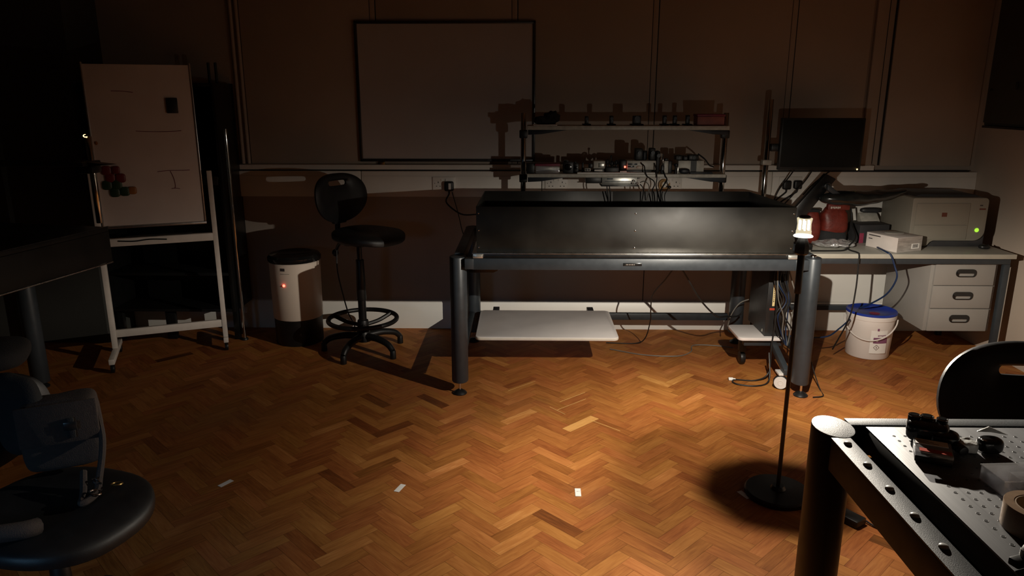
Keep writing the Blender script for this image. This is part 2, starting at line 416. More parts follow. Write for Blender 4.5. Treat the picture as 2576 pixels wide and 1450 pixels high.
# low ledge under the panels, then the cable trunking with its lids
mb = MB().prism([(YW, 1.100), (YW-.040, 1.096), (YW-.040, 1.066), (YW, 1.066)], 'x', -1.84, 2.2, .0015)
struct('trim_13', mb, M['trunk'])
struct('trim_14', MB().box(-1.84, 2.80, YW-.032, YW, 1.0575, 1.066), M['groove'])
for i, (a, b_) in enumerate(((-1.84, -1.047), (-1.043, .105), (.109, .855), (.859, 1.56), (1.564, XR))):
    struct('trim_%d' % (15+i), MB().box(a, b_, YW-.055, YW, .895, 1.0575, .004).box(a+.001, b_-.001, YW-.058, YW-.05, .925, 1.028, .002), M['trunk'])
t = thing('conduit_pair', 'pair of vertical pipes on the back wall above the purifier', 'pipe', (-1.78, YW, 1.1))
MB().cyl((-1.806, YW-.014, 1.10), (-1.806, YW-.014, ZC), .011, n=16).build('pipe', M['panel'], t)
MB().cyl((-1.770, YW-.014, 1.10), (-1.770, YW-.014, ZC), .011, n=16).build('pipe', M['panel'], t)
for z in (1.16, 1.75, 2.4): MB().box(-1.825, -1.75, YW-.003, YW, z, z+.02, .001).build('clip', M['panel'], t)

# ================================================================== WALL THINGS
t = thing('wall_whiteboard', 'large blank whiteboard with a thin metal frame on the back wall', 'whiteboard', (-.495, YW-.01, 1.115))
x0, x1, z0, z1 = -1.05, .062, 1.116, 1.965
MB().box(x0+.012, x1-.012, YW-.024, YW-.01, z0+.012, z1-.012).build('writing_surface', M['board'], t)
mb = MB()
for (a, b_, c, d) in ((x0, x0+.018, z0, z1), (x1-.018, x1, z0, z1), (x0, x1, z0, z0+.018), (x0, x1, z1-.018, z1)): mb.box(a, b_, YW-.033, YW-.01, c, d, .004)
mb.build('frame', M['dark_alu'], t)
MB().box(-.925, -.895, YW-.037, YW-.0125, 1.098, 1.1155, .003).build('clip', M['brass'], t)

def socket(px, label, plugs=()):
    c = fy(px[0], px[1], YW-.06); t = thing('wall_socket', label, 'socket', (c.x, YW-.058, c.z))
    w, h = .073, .043
    MB().box(c.x-w, c.x+w, YW-.067, YW-.0585, c.z-h, c.z+h, .004).build('face_plate', M['trunk'], t)
    for s in (-.036, .036):
        mb = MB(); mb.box(c.x+s-.0025, c.x+s+.0025, YW-.0678, YW-.066, c.z+.004, c.z+.013)
        for q in (-.011, .011): mb.box(c.x+s+q-.0035, c.x+s+q+.0035, YW-.0678, YW-.066, c.z-.018, c.z-.0135)
        mb.build('outlet_holes', M['groove'], t)
    for s in (-.058, .058): MB().cyl((c.x+s, YW-.068, c.z+.002), (c.x+s, YW-.066, c.z+.002), .0022, n=10).build('screw', M['chrome'], t)
    for s in (-.014, .014): MB().box(c.x+s-.005, c.x+s+.005, YW-.071, YW-.066, c.z+.016, c.z+.030, .0015).build('rocker_switch', M['trunk'], t)
    return c
def plug(c, label, r=.024, mat='black'):
    t = thing('mains_plug', label, 'plug', c)
    MB().sell(V(c)+V((0, -.018, 0)), r, .018, r*1.05, .35, .5).build('plug_body', M[mat], t)
    MB().cyl(V(c)+V((0, -.018, -r)), V(c)+V((0, -.018, -r-.018)), .007, .005, n=12).build('cord_grip', M[mat], t)
    return V(c)+V((0, -.018, -r-.018))
s1 = socket((1117, 462), 'white double socket with a black plug, left of the black-sided table')
s2 = socket((1400, 462), 'empty white double socket seen below the left half of the shelf')
s3 = socket((1686, 462), 'white double socket behind a coil of brown cable')
s4 = socket((1988, 462), 'white double socket holding two black plugs beneath the monitor')
p1 = plug((s1.x+.034, YW-.068, s1.z-.014), 'black adaptor plug with a pale label, left of the black-sided table', .030)
MB().box(s1.x+.032, s1.x+.048, YW-.1055, YW-.1035, s1.z-.034, s1.z+.006, .001).build('pale_sticker', M['boxgrey'], bpy.data.objects['mains_plug'])
p2 = plug((s4.x-.030, YW-.068, s4.z-.006), 'square black plug, left one under the monitor', .027)
p3 = plug((s4.x+.038, YW-.068, s4.z-.004), 'rounded black plug, right one under the monitor', .026)

def cable(pts, r, label, mat='cable', name='cable', cat='cable', group=None):
    return single(MB().tube(pts, r, 7), name, M[mat], label, cat, group)
cable([p1, (-.50, 4.70, .86), (-.40, 4.62, .80), (-.29, 4.45, .825), (-.25, 4.32, .84)], .005, 'black cable sagging from the left socket plug to the black table enclosure')
cable([(s1.x+.052, YW-.080, s1.z-.052), (-.43, 4.745, .78), (-.40, 4.72, .66), (-.345, 4.66, .56), (-.30, 4.60, .50)], .003, 'thin cable hanging down the wall from the left socket')
cable([p2, (1.535, 4.69, .83), (1.515, 4.66, .72), (1.50, 4.66, .30)], .005, 'black cord dropping from the square plug under the monitor')
cable([p3, (1.60, 4.70, .85), (1.548, 4.66, .74), (1.535, 4.66, .30)], .005, 'black cord dropping from the rounded plug under the monitor')
t = thing('brown_cable_coil', 'small coil of brown cable hanging in front of a wall socket', 'cable coil', (s3.x-.03, YW-.09, s3.z))
MB().torus((s3.x-.042, YW-.088, s3.z-.006), (.15, 1, .1), .030, .005, sy=1.1).torus((s3.x-.036, YW-.097, s3.z-.002), (-.1, 1, .2), .026, .004).build('coil', M['wood_tan'], t)
MB().sell((s3.x-.024, YW-.105, s3.z+.014), .012, .008, .012).build('white_connector', M['paper'], t)
MB().sell((s3.x-.012, YW-.105, s3.z-.018), .011, .009, .010).build('black_connector', M['black'], t)

t = thing('fuse_box', 'dark grey metal fuse box high in the right corner', 'fuse box', (XR, 4.25, 1.34))
MB().box(2.732, XR-.0005, 3.90, 4.56, 1.352, 2.45, .006).build('body', pm('fuse_box_grey', (.026, .028, .024), .55, .1, var=.1), t)
MB().box(2.720, 2.7315, 3.91, 4.552, 1.368, 2.43, .004).build('door', pm('fuse_box_door', (.030, .032, .026), .55, .1, var=.1), t)
MB().cyl((2.713, 4.51, 1.555), (2.7198, 4.51, 1.555), .008, n=16).build('keyhole', M['groove'], t)
MB().box(2.712, 2.7198, 4.275, 4.290, 1.555, 1.595, .002).build('latch', M['groove'], t)
MB().box(2.722, XR-.0005, 3.90, 4.56, 1.338, 1.3515, .003).build('bottom_lip', M['black_metal'], t)

# ================================================================== LAMP ON A STAND
LX, LY = 1.0, 2.635
t = thing('floor_lamp', 'lit beacon lamp on a black floor stand with a round base', 'lamp', (LX, LY, 0))
MB().lathe([(0, 0), (.124, 0), (.126, .004), (.126, .016), (.120, .022), (.03, .027), (.022, .040), (0, .040)], (LX, LY, 0), 56).build('base', M['black_metal'], t)
MB().cyl((LX, LY, .035), (LX, LY, .86), .0080, n=20).build('pole', M['black_metal'], t)
MB().cyl((LX, LY, .82), (LX, LY, .968), .0125, n=20, bev=.002).build('upper_sleeve', M['black_metal'], t)
MB().lathe([(0, .965), (.018, .965), (.026, .972), (.026, .998), (.0175, 1.022), (.015, 1.031), (0, 1.031)], (LX, LY, 0), 8).build('lamp_body', M['black'], t)
MB().lathe([(0, 1.0315), (.033, 1.0315), (.034, 1.0345), (.030, 1.038), (0, 1.038)], (LX, LY, 0), 40).build('clear_flange', GLOW, t)
MB().lathe([(.026, 1.038), (.027, 1.046), (.0255, 1.048), (.027, 1.051), (.0255, 1.054), (.0245, 1.060), (.0235, 1.078), (.026, 1.094), (.0265, 1.098), (.0, 1.098)], (LX, LY, 0), 40).build('lens', LENS, t)
mb = MB()
for k in range(6):
    a = 2*PI*k/6+.3; mb.cyl((LX+.017*math.cos(a), LY+.017*math.sin(a), 1.056), (LX+.017*math.cos(a), LY+.017*math.sin(a), 1.090), .0032, n=10)
mb.build('emitters', LED, t)
MB().lathe([(0, 1.099), (.020, 1.099), (.020, 1.104), (.014, 1.108), (0, 1.108)], (LX, LY, 0), 32).build('cap', M['black'], t)
# the light itself: a beacon that throws a fan just below the horizontal
ang = [0, 10, 12, 14, 17, 20, 25, 30, 36, 43, 50, 57, 63, 68, 73, 78, 82, 85, 88, 90, 92, 95, 100, 110, 125, 140, 180]
cd = [0, 0, .05, .17, .28, .36, .47, .62, .80, .98, .90, .66, .64, .90, 1.0, .84, .46, .24, .13, .090, .064, .042, .022, .010, .003, .001, 0]
# measured-style photometric table: vertical angles for each compass angle (0 = towards the camera wall, 90 = left, 180 = back wall)
hor = [0, 20, 50, 110, 130, 145, 180, 270, 360]; weak = [0, 0, 1, 1, .3, 0, 0, 0, 0]
def weaken(v):
    P = [(0, 1), (48, 1), (57, .68), (63, .42), (68, .28), (72, .34), (75, .7), (78, .95), (80, 1), (180, 1)]
    for (a, p), (b_, q) in zip(P, P[1:]):
        if a <= v <= b_: return p+(q-p)*(v-a)/(b_-a)
rows = '\n'.join(' '.join('%.2f' % (1000*c*(1-w_*(1-weaken(v)))) for v, c in zip(ang, cd)) for w_ in weak)
ies = 'IESNA:LM-63-2002\nTILT=NONE\n1 1000 1 %d %d 1 2 0 0 0\n1 1 10\n%s\n%s\n%s\n' % (len(ang), len(hor), ' '.join(map(str, ang)), ' '.join(map(str, hor)), rows)
tx = bpy.data.texts.new('beacon_photometry'); tx.write(ies)
ld = bpy.data.lights.new('beacon_light', 'POINT'); ld.energy = 1.0; ld.color = (1, .90, .76); ld.shadow_soft_size = .005
ld.use_nodes = True; nt = ld.node_tree; em = nt.nodes['Emission']
ie = nt.nodes.new('ShaderNodeTexIES'); ie.mode = 'INTERNAL'; ie.ies = tx; ie.inputs['Strength'].default_value = 1.0
nt.links.new(ie.outputs['Fac'], em.inputs['Strength'])
lo = bpy.data.objects.new('beacon_light', ld); C.objects.link(lo); lo.location = (LX, LY, 1.091)

# ================================================================== CENTRE OPTICAL TABLE
t = thing('optical_table', 'long grey-legged table carrying black side panels in the middle of the room', 'table', (.55, 3.95, 0))
LXs = (-.338, 1.448)
for (x, y) in ((LXs[0], 3.665), (LXs[1], 3.665), (LXs[0]+.015, 4.53), (1.345, 4.53)):
    lg = MB().ecyl((x, y), .0435, .055, .062, .735, 44, .004).build('leg', M['grey'], t)
    MB().cyl((x, y-.03, .018), (x, y-.03, .066), .006, n=14).build('threaded_rod', M['chrome'], lg)
    MB().lathe([(0, 0), (.036, 0), (.037, .005), (.030, .013), (.012, .024), (0, .024)], (x, y-.03, 0), 28).build('foot', M['black'], lg)
MB().box(-.262, 1.352, 3.605, 3.65, .677, .735, .003).box(-.30, -.255, 3.60, 3.655, .680, .733, .002).box(1.345, 1.41, 3.60, 3.655, .680, .733, .002).build('front_beam', M['grey2'], t)
MB().box(-.28, 1.40, 4.415, 4.46, .677, .735, .003).build('rear_beam', M['grey2'], t)
for x in (-.335, 1.445): MB().box(x-.025, x+.025, 3.70, 4.50, .68, .742, .003).build('side_beam', M['grey2'], t)
MB().box(-.26, 1.365, 3.612, 4.455, .737, .757, .002).build('table_core', M['black_metal'], t)
MB().box(-.262, 1.367, 3.609, 4.458, .7572, .7605, .001).build('steel_top', M['steel_edge'], t)
for x in (-.258, 1.305): MB().box(x, x+.05, 3.602, 3.6115, .737, .757, .001).box(x+.006, x+.044, 3.600, 3.603, .740, .752, .001).build('corner_bracket', M['silver'], t)
np_ = MB().box(.492, .584, 3.601, 3.6045, .700, .715, .0015).build('name_plate', M['black_gloss'], t)
mb = MB()
for k, (dx, w) in enumerate(((.012, .012), (.027, .009), (.038, .011), (.052, .004))): mb.box(.492+dx, .492+dx+w, 3.6002, 3.6009, .7045, .7105)
mb.build('pale_mark', M['steel_edge'], np_)
MB().box(-.283, 1.305, 4.565, 4.597, .125, .168, .003).build('rear_stretcher', M['grey2'], t)
MB().box(1.458, 1.485, 3.72, 4.50, .17, .21, .003).build('side_stretcher', M['grey2'], t)
MB().box(-.345, -.312, 3.72, 4.48, .17, .203, .003).build('shelf_rail', M['grey'], t)
MB().box(-.2, -.16, 4.08, 4.59, .1685, .2035, .002).build('shelf_rail', M['grey'], t)
MB().box(.40, .44, 4.08, 4.59, .1685, .2035, .002).build('shelf_rail', M['grey'], t)
MB().prism([(-.295, .674), (-.13, .674), (-.14, .625), (-.165, .615), (-.295, .615)], 'y', 3.80, 4.0, .004).build('underslung_box', M['black_metal'], t)
MB().sell((1.449, 3.655, .741), .016, .014, .008, .7).build('corner_cap', M['chrome'], t)
# black sheet enclosure standing on it
t = thing('black_enclosure', 'open-topped black sheet metal enclosure standing on the long table', 'enclosure', (.55, 3.95, .761))
ex0, ex1, ey0, ey1, ez0, ez1, ezb = -.242, 1.338, 3.64, 4.43, .7615, .990, .970
MB().box(ex0, ex1, ey0, ey0+.004, ez0, ez1, .001).build('front_panel', M['black_sheet'], t)
MB().box(ex0, .514, ey1-.004, ey1, ez0, ezb, .001).box(.520, ex1, ey1-.004, ey1, ez0, ezb, .001).box(.508, .526, ey1-.010, ey1-.004, ez0, ezb, .002).build('back_panel', M['black_sheet'], t)
MB().prism([(ey0+.004, ez0), (ey1-.0045, ez0), (ey1-.0045, ezb), (ey0+.004, ez1)], 'x', ex0, ex0+.004, .0008).build('side_panel', M['black_sheet'], t)
MB().prism([(ey0+.004, ez0), (ey1-.0045, ez0), (ey1-.0045, ezb), (ey0+.004, ez1)], 'x', ex1-.004, ex1, .0008).build('side_panel', M['black_sheet'], t)
mb = MB()
for x in (ex0+.012, .548, ex1-.012):
    for z in (.785, .872, .958): mb.cyl((x, ey0-.003, z), (x, ey0, z), .0038, n=12, bev=.001)
mb.build('screw_heads', M['chrome'], t)

# shelving rack behind the table
t = thing('shelf_rack', 'two-tier instrument shelf on dark posts behind the table', 'shelf rack', (.585, 4.5, .70))
for x in (-.0105, 1.187):
    MB().cyl((x, 4.502, .68), (x, 4.502, 1.426), .0165, n=28, bev=.003).build('post', M['post_metal'], t)
    MB().box(x-.03, x+.03, 4.4605, 4.525, .70, .74, .004).build('table_clamp', M['black'], t)
    for z in (1.305, 1.043): MB().box(x-.024, x+.024, 4.482, 4.528, z-.028, z+.02, .006).build('post_clamp', M['black'], t)
for z in (1.332, 1.061):
    MB().box(.012, 1.165, 4.33, 4.50, z, z+.0235 if z > 1.2 else z+.0205, .003).build('shelf_board', M['inst'], t)
    MB().prism([(.016, z-.0005), (.245, z-.0005), (.095, z-.024), (.016, z-.028)], 'y', 4.345, 4.365, .002).build('bracket', M['bluish'], t)
    MB().prism([(1.161, z-.0005), (.93, z-.0005), (1.08, z-.024), (1.161, z-.028)], 'y', 4.345, 4.365, .002).build('bracket', M['bluish'], t)

# --- things on the lower shelf, listed from the left
SZ = 1.082
FY = 4.365                                   # front line of most of them
def q(px): return round(fy(px, 420, FY).x, 3)
t = thing('clear_lidded_case', 'flat clear plastic case at the left end of the lower shelf', 'plastic case', (q(1377), 4.41, SZ))
MB().box(q(1347), q(1408), 4.345, 4.46, SZ, SZ+.044, .006).build('tray', CLEAR, t)
MB().box(q(1346), q(1409), 4.342, 4.463, SZ+.0445, SZ+.056, .003).build('lid', M['redtxt'], t)
single(MB().box(q(1324), q(1345), 4.36, 4.46, SZ, SZ+.058, .004), 'black_block', M['black'], 'black block squeezed between the left post and the clear case', 'block')
def camera_block(a, b, h, label, name='camera_module', y0=FY, y1=4.45, knob=True):
    x0, x1 = q(a), q(b); t = thing(name, label, 'camera module', ((x0+x1)/2, (y0+y1)/2, SZ))
    MB().box(x0, x1, y0, y1, SZ, SZ+h, .004).build('body', M['black'], t)
    if knob:
        MB().cyl(((x0+x1)/2, y0-.014, SZ+h*.55), ((x0+x1)/2, y0-.0002, SZ+h*.55), min(x1-x0, h)*.32, n=22, bev=.002).build('lens_barrel', M['black_gloss'], t)
        MB().box(x0+.006, (x0+x1)/2, y0+.01, y1-.02, SZ+h+.0002, SZ+h+.008, .002).build('top_plate', M['black_metal'], t)
    return t
camera_block(1417, 1442.5, .066, 'tall black camera module right of the clear case on the lower shelf')
camera_block(1443.5, 1456, .058, 'smaller black camera module standing right of the tall one', y0=4.375, y1=4.44)
camera_block(1465, 1469.8, .062, 'narrow black upright block left of the small connector box', 'upright_block', 4.40, 4.43, False)
t = thing('connector_box', 'small pale box with two dark round connectors on the lower shelf', 'connector box', (q(1478), 4.39, SZ))
x0, x1 = q(1471), q(1486)
MB().box(x0, x1, FY, 4.41, SZ+.0125, SZ+.030, .002).build('body', M['inst'], t)
for x in (x0+.010, x1-.010): MB().cyl((x, FY-.004, SZ+.021), (x, FY-.0002, SZ+.021), .006, n=14).build('connector', M['black'], t)
MB().box(x0, x1, FY, 4.41, SZ, SZ+.012, .002).build('base', M['black'], t)
MB().box(q(1482), q(1491), 4.3652, 4.408, SZ+.0305, SZ+.056, .003).build('black_cap', M['black'], t)
t = thing('white_rail', 'long white rail along the front of the lower shelf', 'rail', (q(1550), 4.345, SZ))
MB().box(q(1453)-.003, q(1649)-.006, 4.334, 4.358, SZ, SZ+.0085, .0015).build('bar', M['paper'], t)
mb = MB()
for k in range(9): mb.cyl((q(1465)+k*.046, 4.346, SZ+.0084), (q(1465)+k*.046, 4.346, SZ+.0090), .003, n=10)
mb.build('bolt_holes', M['hole'], t)
t = thing('silver_module', 'boxy silver module with a flap in the middle of the lower shelf', 'module', (q(1507), 4.41, SZ))
x0, x1 = q(1493.5), q(1522)
MB().box(x0, x1, 4.37, 4.45, SZ+.0275, SZ+.071, .003).build('case', M['inst'], t)
MB().box(x0+.004, x1-.005, 4.366, 4.45, SZ, SZ+.027, .002).build('foot_block', M['black'], t)
MB().box(x0+.005, x1-.015, 4.3635, 4.3658, SZ+.013, SZ+.022, .0005).build('pale_strip', M['paper'], t)
MB().box(x0+.028, x1-.003, 4.3655, 4.3697, SZ+.034, SZ+.060, .002).build('front_flap', M['silver'], t)
t = thing('optic_mounts', 'cluster of black optic mounts just left of the red light', 'optic mount', (q(1541), 4.40, SZ))
x0, x1 = q(1524), q(1557.5)
MB().box(x0, x1, 4.368, 4.45, SZ, SZ+.035, .003).build('base_block', M['black'], t)
for f, h, r in ((.18, .070, .012), (.52, .060, .011), (.84, .066, .010)):
    x = x0+(x1-x0)*f
    pb = MB().cyl((x, 4.405, SZ+.0352), (x, 4.405, SZ+h), .006, n=14).build('post', M['black_metal'], t)
    MB().torus((x, 4.40, SZ+h-.006), (0, 1, 0), r, .0045, n=22, k=8).build('ring', M['black'], pb)
xk = q(1539)
MB().sell((xk, 4.405, SZ+.096), .006, .006, .007).cyl((xk, 4.405, SZ+.05), (xk, 4.405, SZ+.090), .003, n=10).build('knob', M['black'], t)
t = thing('bench_supply', 'pale bench instrument with a red light and a small display', 'instrument', (q(1608), 4.42, SZ))
x0, x1 = q(1576.5), q(1650)
MB().box(x0, x1, FY, 4.47, SZ+.0205, SZ+.074, .004).build('case', M['inst'], t)
MB().box(q(1560.5), x0-.0003, FY+.003, 4.46, SZ+.0205, SZ+.076, .004).build('side_block', M['black'], t)
MB().box(q(1561), q(1640), FY+.004, 4.47, SZ, SZ+.020, .002).build('foot_plate', M['black'], t)
MB().box(q(1579), q(1603), FY-.0025, FY-.0002, SZ+.050, SZ+.058, .001).box(q(1579), q(1595), FY-.0025, FY-.0002, SZ+.036, SZ+.045, .001).build('display', M['lcd'], t)
MB().sell((q(1608.5), FY-.0055, SZ+.036), .017, .005, .010).build('cream_knob', M['cream'], t)
MB().sell((q(1612), FY-.0055, SZ+.061), .0045, .005, .0055).build('bright_connector', M['chrome'], t)
MB().sell((q(1572), FY-.002, SZ+.038), .0050, .0045, .0065).build('red_light', M['led_red'], t)
MB().box(q(1559), q(1576), FY-.017, FY-.007, SZ+.0, SZ+.015, .001).build('white_tab', M['paper'], t)
for i, (a, b, h, lb) in enumerate(((1598, 1617.5, .068, 'tall black lens head standing on the pale instrument, left of the wall joint'), (1634.5, 1649, .070, 'black lens head standing on the pale instrument, right of the wall joint'), (1650.8, 1662, .054, 'rounded black lens head just right of the pale instrument'))):
    x0, x1 = q(a), q(b); zz = SZ+.0745; hz = zz+h
    if i == 2: zz = SZ
    t = thing('lens_head', lb, 'lens head', ((x0+x1)/2, 4.41, zz))
    MB().box(x0, x1, 4.385, 4.445, zz, hz, .006 if i < 2 else .011).build('housing', M['black'], t)
    MB().cyl(((x0+x1)/2, 4.372, hz-.026), ((x0+x1)/2, 4.3848, hz-.026), .011, n=20).build('front_ring', M['bluish'], t)
xk = q(1623); zz = SZ+.0745
t = thing('grey_lens_tube', 'short grey-blue lens tube between the two black lens heads', 'lens tube', (xk, 4.41, zz))
MB().cyl((xk, 4.41, zz), (xk, 4.41, zz+.054), .0115, n=24, bev=.002).build('tube', M['grey2'], t)
MB().torus((xk, 4.41, zz+.048), (0, 0, 1), .012, .002, n=24, k=6).build('knurled_ring', M['black'], t)
xk = q(1666.5)
t = thing('optical_post', 'bright steel post rising from a black holder on the lower shelf', 'post', (xk, 4.36, SZ))
MB().box(xk-.009, xk+.008, 4.345, 4.37, SZ, SZ+.048, .003).build('holder', M['black'], t)
MB().cyl((xk, 4.358, SZ+.0482), (xk, 4.358, SZ+.100), .0048, n=18, bev=.001).build('rod', M['chrome'], t)
MB().cyl((xk, 4.358, SZ+.1002), (xk, 4.358, SZ+.112), .0040, n=12).build('tip', M['black'], t)
t = thing('white_tub', 'small pale tub with a dark cap right of the steel post', 'tub', (q(1677), 4.41, SZ))
x0, x1 = q(1671), q(1683)
MB().box(x0, x1, 4.38, 4.43, SZ, SZ+.072, .004).build('body', M['inst'], t)
MB().box(x0+.004, x1-.001, 4.385, 4.425, SZ+.0722, SZ+.086, .004).build('cap', M['black'], t)
single(MB().box(q(1683.7), q(1693), 4.39, 4.42, SZ, SZ+.070, .003), 'dark_upright', M['black'], 'dark upright block between the pale tub and the short black knob', 'block')
xk = q(1700)
t = thing('black_knob_stub', 'short black knob with a steel bar in front of the pale carton', 'knob', (xk, 4.355, SZ))
MB().cyl((xk, 4.36, SZ), (xk, 4.36, SZ+.046), .007, n=16).build('stem', M['black'], t)
MB().sell((xk, 4.36, SZ+.050), .013, .011, .009, .6).build('cap', M['black'], t)
MB().box(xk+.008, xk+.016, 4.355, 4.365, SZ, SZ+.040, .001).build('steel_bar', M['silver'], t)
t = thing('pale_carton', 'wide pale carton with dark mounts on top, right part of the lower shelf', 'carton', (q(1740), 4.43, SZ))
x0, x1 = q(1707.5), q(1773)
MB().box(x0, x1, 4.385, 4.465, SZ, SZ+.073, .003).build('box', M['inst'], t)
MB().box(q(1739), q(1754), 4.3835, 4.3849, SZ+.001, SZ+.0725).build('dark_stripe', M['black'], t)
for (a, b, h, lb) in ((1701, 1718.5, .030, 'left'), (1720, 1731.5, .026, 'middle'), (1734, 1759, .033, 'right')):
    x0, x1 = q(a), q(b); zz = SZ+.0732
    t = thing('flat_mount', 'dark flat optic mount on the pale carton, %s one of three' % lb, 'mount', ((x0+x1)/2, 4.42, zz))
    MB().box(x0, x1, 4.39, 4.45, zz, zz+h, .005).build('plate', M['black'], t)
    MB().cyl(((x0+x1)/2, 4.382, zz+h/2), ((x0+x1)/2, 4.3898, zz+h/2), h*.3, n=16).build('adjuster', M['bluish'], t)
xk = q(1722)
single(MB().sell((xk, 4.354, SZ+.0155), .030, .0155, .015, .7, .8).box(xk+.03, q(1792), 4.345, 4.380, SZ, SZ+.010, .003), 'dark_tray', M['bluish'], 'low dark tray at the right end of the lower shelf', 'tray')
cable([(q(1759), 4.42, SZ+.110), (q(1775), 4.41, SZ+.082), (q(1786), 4.42, SZ+.055), (q(1794), 4.45, SZ+.040), (q(1806), 4.47, SZ+.030)], .0045, 'black cable running from the pale carton over to the right post')
# hanging silver driver and its cables
t = thing('silver_driver_unit', 'silver driver unit with lit connectors hung under the lower shelf', 'driver unit', (q(1560), 4.40, 1.0))
x0, x1 = q(1515), q(1606)
MB().box(x0, x1, 4.37, 4.47, 1.012, 1.0605, .003).build('case', M['silver'], t)
MB().box(x0-.004, x1+.010, 4.362, 4.475, 1.006, 1.0115, .001).build('mounting_plate', M['dark_alu'], t)
MB().box(q(1475), x0-.0005, 4.38, 4.46, 1.022, 1.0605, .004).build('black_connector', M['black'], t)
MB().box(x0+.018, x1-.012, 4.3685, 4.3698, 1.034, 1.038).box(x0+.03, x0+.065, 4.3685, 4.3698, 1.046, 1.053).build('dark_slot', M['lcd'], t)
for a, z in ((1595, 1.040), (1592, 1.026), (1604, 1.026)): MB().sell((q(a), 4.3645, z), .008, .005, .006).build('bright_connector', M['chrome'], t)
MB().cyl((q(1608), 4.368, 1.052), (q(1608), 4.368, 1.0605), .008, n=14).build('side_screw', M['chrome'], t)
IB = 4.405                                    # just in front of the enclosure's back panel
cable([(q(1528), 4.36, 1.010), (q(1529), 4.355, .985), (q(1533), 4.37, .93), (q(1534), IB, .87)], .0033, 'leftmost thin cable dropping from the silver driver into the enclosure')
cable([(q(1534), 4.36, 1.010), (q(1536), 4.355, .98), (q(1540), 4.38, .92), (q(1542), IB, .86)], .0033, 'second thin cable dropping from the silver driver into the enclosure')
cable([(q(1612), 4.365, 1.03), (q(1622), 4.35, 1.038), (q(1633), 4.35, 1.015), (q(1634), 4.36, .97), (q(1633), IB, .92)], .0028, 'grey looped cable beside the silver driver', 'greycable')
cable([(q(1612), 4.362, 1.02), (q(1619), 4.355, 1.0), (q(1622), 4.37, .97), (q(1620), IB, .90)], .003, 'short cable stub beside the silver driver')
cable([(q(1612), 4.352, SZ+.060), (q(1619), 4.336, SZ+.045), (q(1620), 4.322, SZ+.020), (q(1626), 4.318, 1.07), (q(1642), 4.316, 1.045), (q(1645), 4.32, 1.02), (q(1642), 4.34, .99), (q(1645), 4.37, .95), (q(1654), IB, .86)], .0034, 'black cable running from the pale instrument down into the enclosure')
cable([(q(1645), 4.358, SZ+.060), (q(1648), 4.332, SZ+.03), (q(1650), 4.312, 1.06), (q(1649), 4.32, 1.02), (q(1657), 4.36, .96), (q(1660), IB, .86)], .0034, 'black cable looping from the right side of the pale instrument')
cable([(q(1667), 4.335, SZ+.02), (q(1671), 4.322, SZ-.01), (q(1675), 4.318, 1.05), (q(1667), 4.35, 1.0), (q(1665), 4.37, .97), (q(1672), IB, .90), (q(1678), IB, .85)], .0040, 'black cable hanging from the steel post holder into the enclosure')
cable([(q(1676), 4.335, 1.045), (q(1681), 4.345, 1.0), (q(1676), 4.37, .95), (q(1684), IB, .87)], .0026, 'thin cable under the right half of the lower shelf')

# --- things on the top shelf
TZ = 1.356
single(MB().box(q(1341), q(1400), 4.335, 4.43, TZ, TZ+.006, .001), 'paper_pad', M['boxgrey'], 'pale paper pad at the left end of the top shelf', 'paper')
x0 = q(1372)
single(MB().sell((x0-.005, 4.40, TZ+.0065+.022), .060, .04, .022, .8, .9, fn=lambda p: p*(1+.35*noise.noise(p*40))).sell((x0+.035, 4.42, TZ+.0065+.036), .045, .04, .036, .8, fn=lambda p: p*(1+.3*noise.noise(p*50))), 'dark_cloth_bundle', M['coat'], 'dark crumpled bundle lying on the pale paper pad', 'cloth')
for a, w, h, lb in ((1474.5, .022, .052, 'black upright holder, leftmost of those on the top shelf'), (1536.5, .022, .054, 'black upright holder, second from the left on the top shelf'), (1600, .048, .054, 'broad dark block near the middle of the top shelf'), (1670, .022, .056, 'black upright holder, first right of the wall joint on the top shelf'), (1695.5, .022, .056, 'black upright holder, middle one right of the wall joint'), (1727.5, .022, .058, 'black upright holder nearest the pink box')):
    x = q(a); t = thing('optic_holder', lb, 'holder', (x, 4.42, TZ), group='optic holders on the top shelf')
    MB().box(x-w*.5-.012, x+w*.5+.012, 4.38, 4.46, TZ, TZ+.008, .002).build('base_plate', M['black'], t)
    MB().box(x-w/2, x+w/2, 4.405, 4.43, TZ+.0082, TZ+h, .003).build('upright', M['black'], t)
    MB().cyl((x, 4.398, TZ+h-.016), (x, 4.4048, TZ+h-.016), w*.4 if w < .03 else .015, n=16).build('ring', M['bluish'], t)
t = thing('pink_box', 'dusky pink lidded box at the right end of the top shelf', 'box', (q(1782), 4.42, TZ))
MB().box(q(1748), q(1815), 4.37, 4.475, TZ, TZ+.050, .003).build('box', M['pink'], t)
MB().box(q(1746.5), q(1816.5), 4.367, 4.478, TZ+.0505, TZ+.064, .003).build('lid', M['redtxt'], t)

# --- under the table
t = thing('white_shelf_board', 'large white board lying on rails under the left half of the long table', 'shelf board', (.12, 4.17, .205))
def rrect(x0, x1, y0, y1, r, n=6):
    P = []
    for cx, cy, a in ((x1-r, y1-r, 0), (x0+r, y1-r, 90), (x0+r, y0+r, 180), (x1-r, y0+r, 270)):
        for k in range(n+1):
            an = math.radians(a+90*k/n); P.append((cx+r*math.cos(an), cy+r*math.sin(an)))
    return P
MB().prism(rrect(-.272, .525, 3.905, 4.445, .03), 'z', .204, .222, .002).build('board', M['white_lam'], t)
MB().prism(rrect(-.2735, .5265, 3.9035, 4.4465, .031), 'z', .2065, .2195, .002).build('edge_band', M['edge_lam'], t)
t = thing('computer_trolley', 'low trolley with a white board top under the right end of the table', 'trolley', (1.32, 4.1, 0))
MB().prism(rrect(1.19, 1.448, 3.918, 4.165, .03), 'z', .205, .222, .002).build('top_board', M['white_lam'], t)
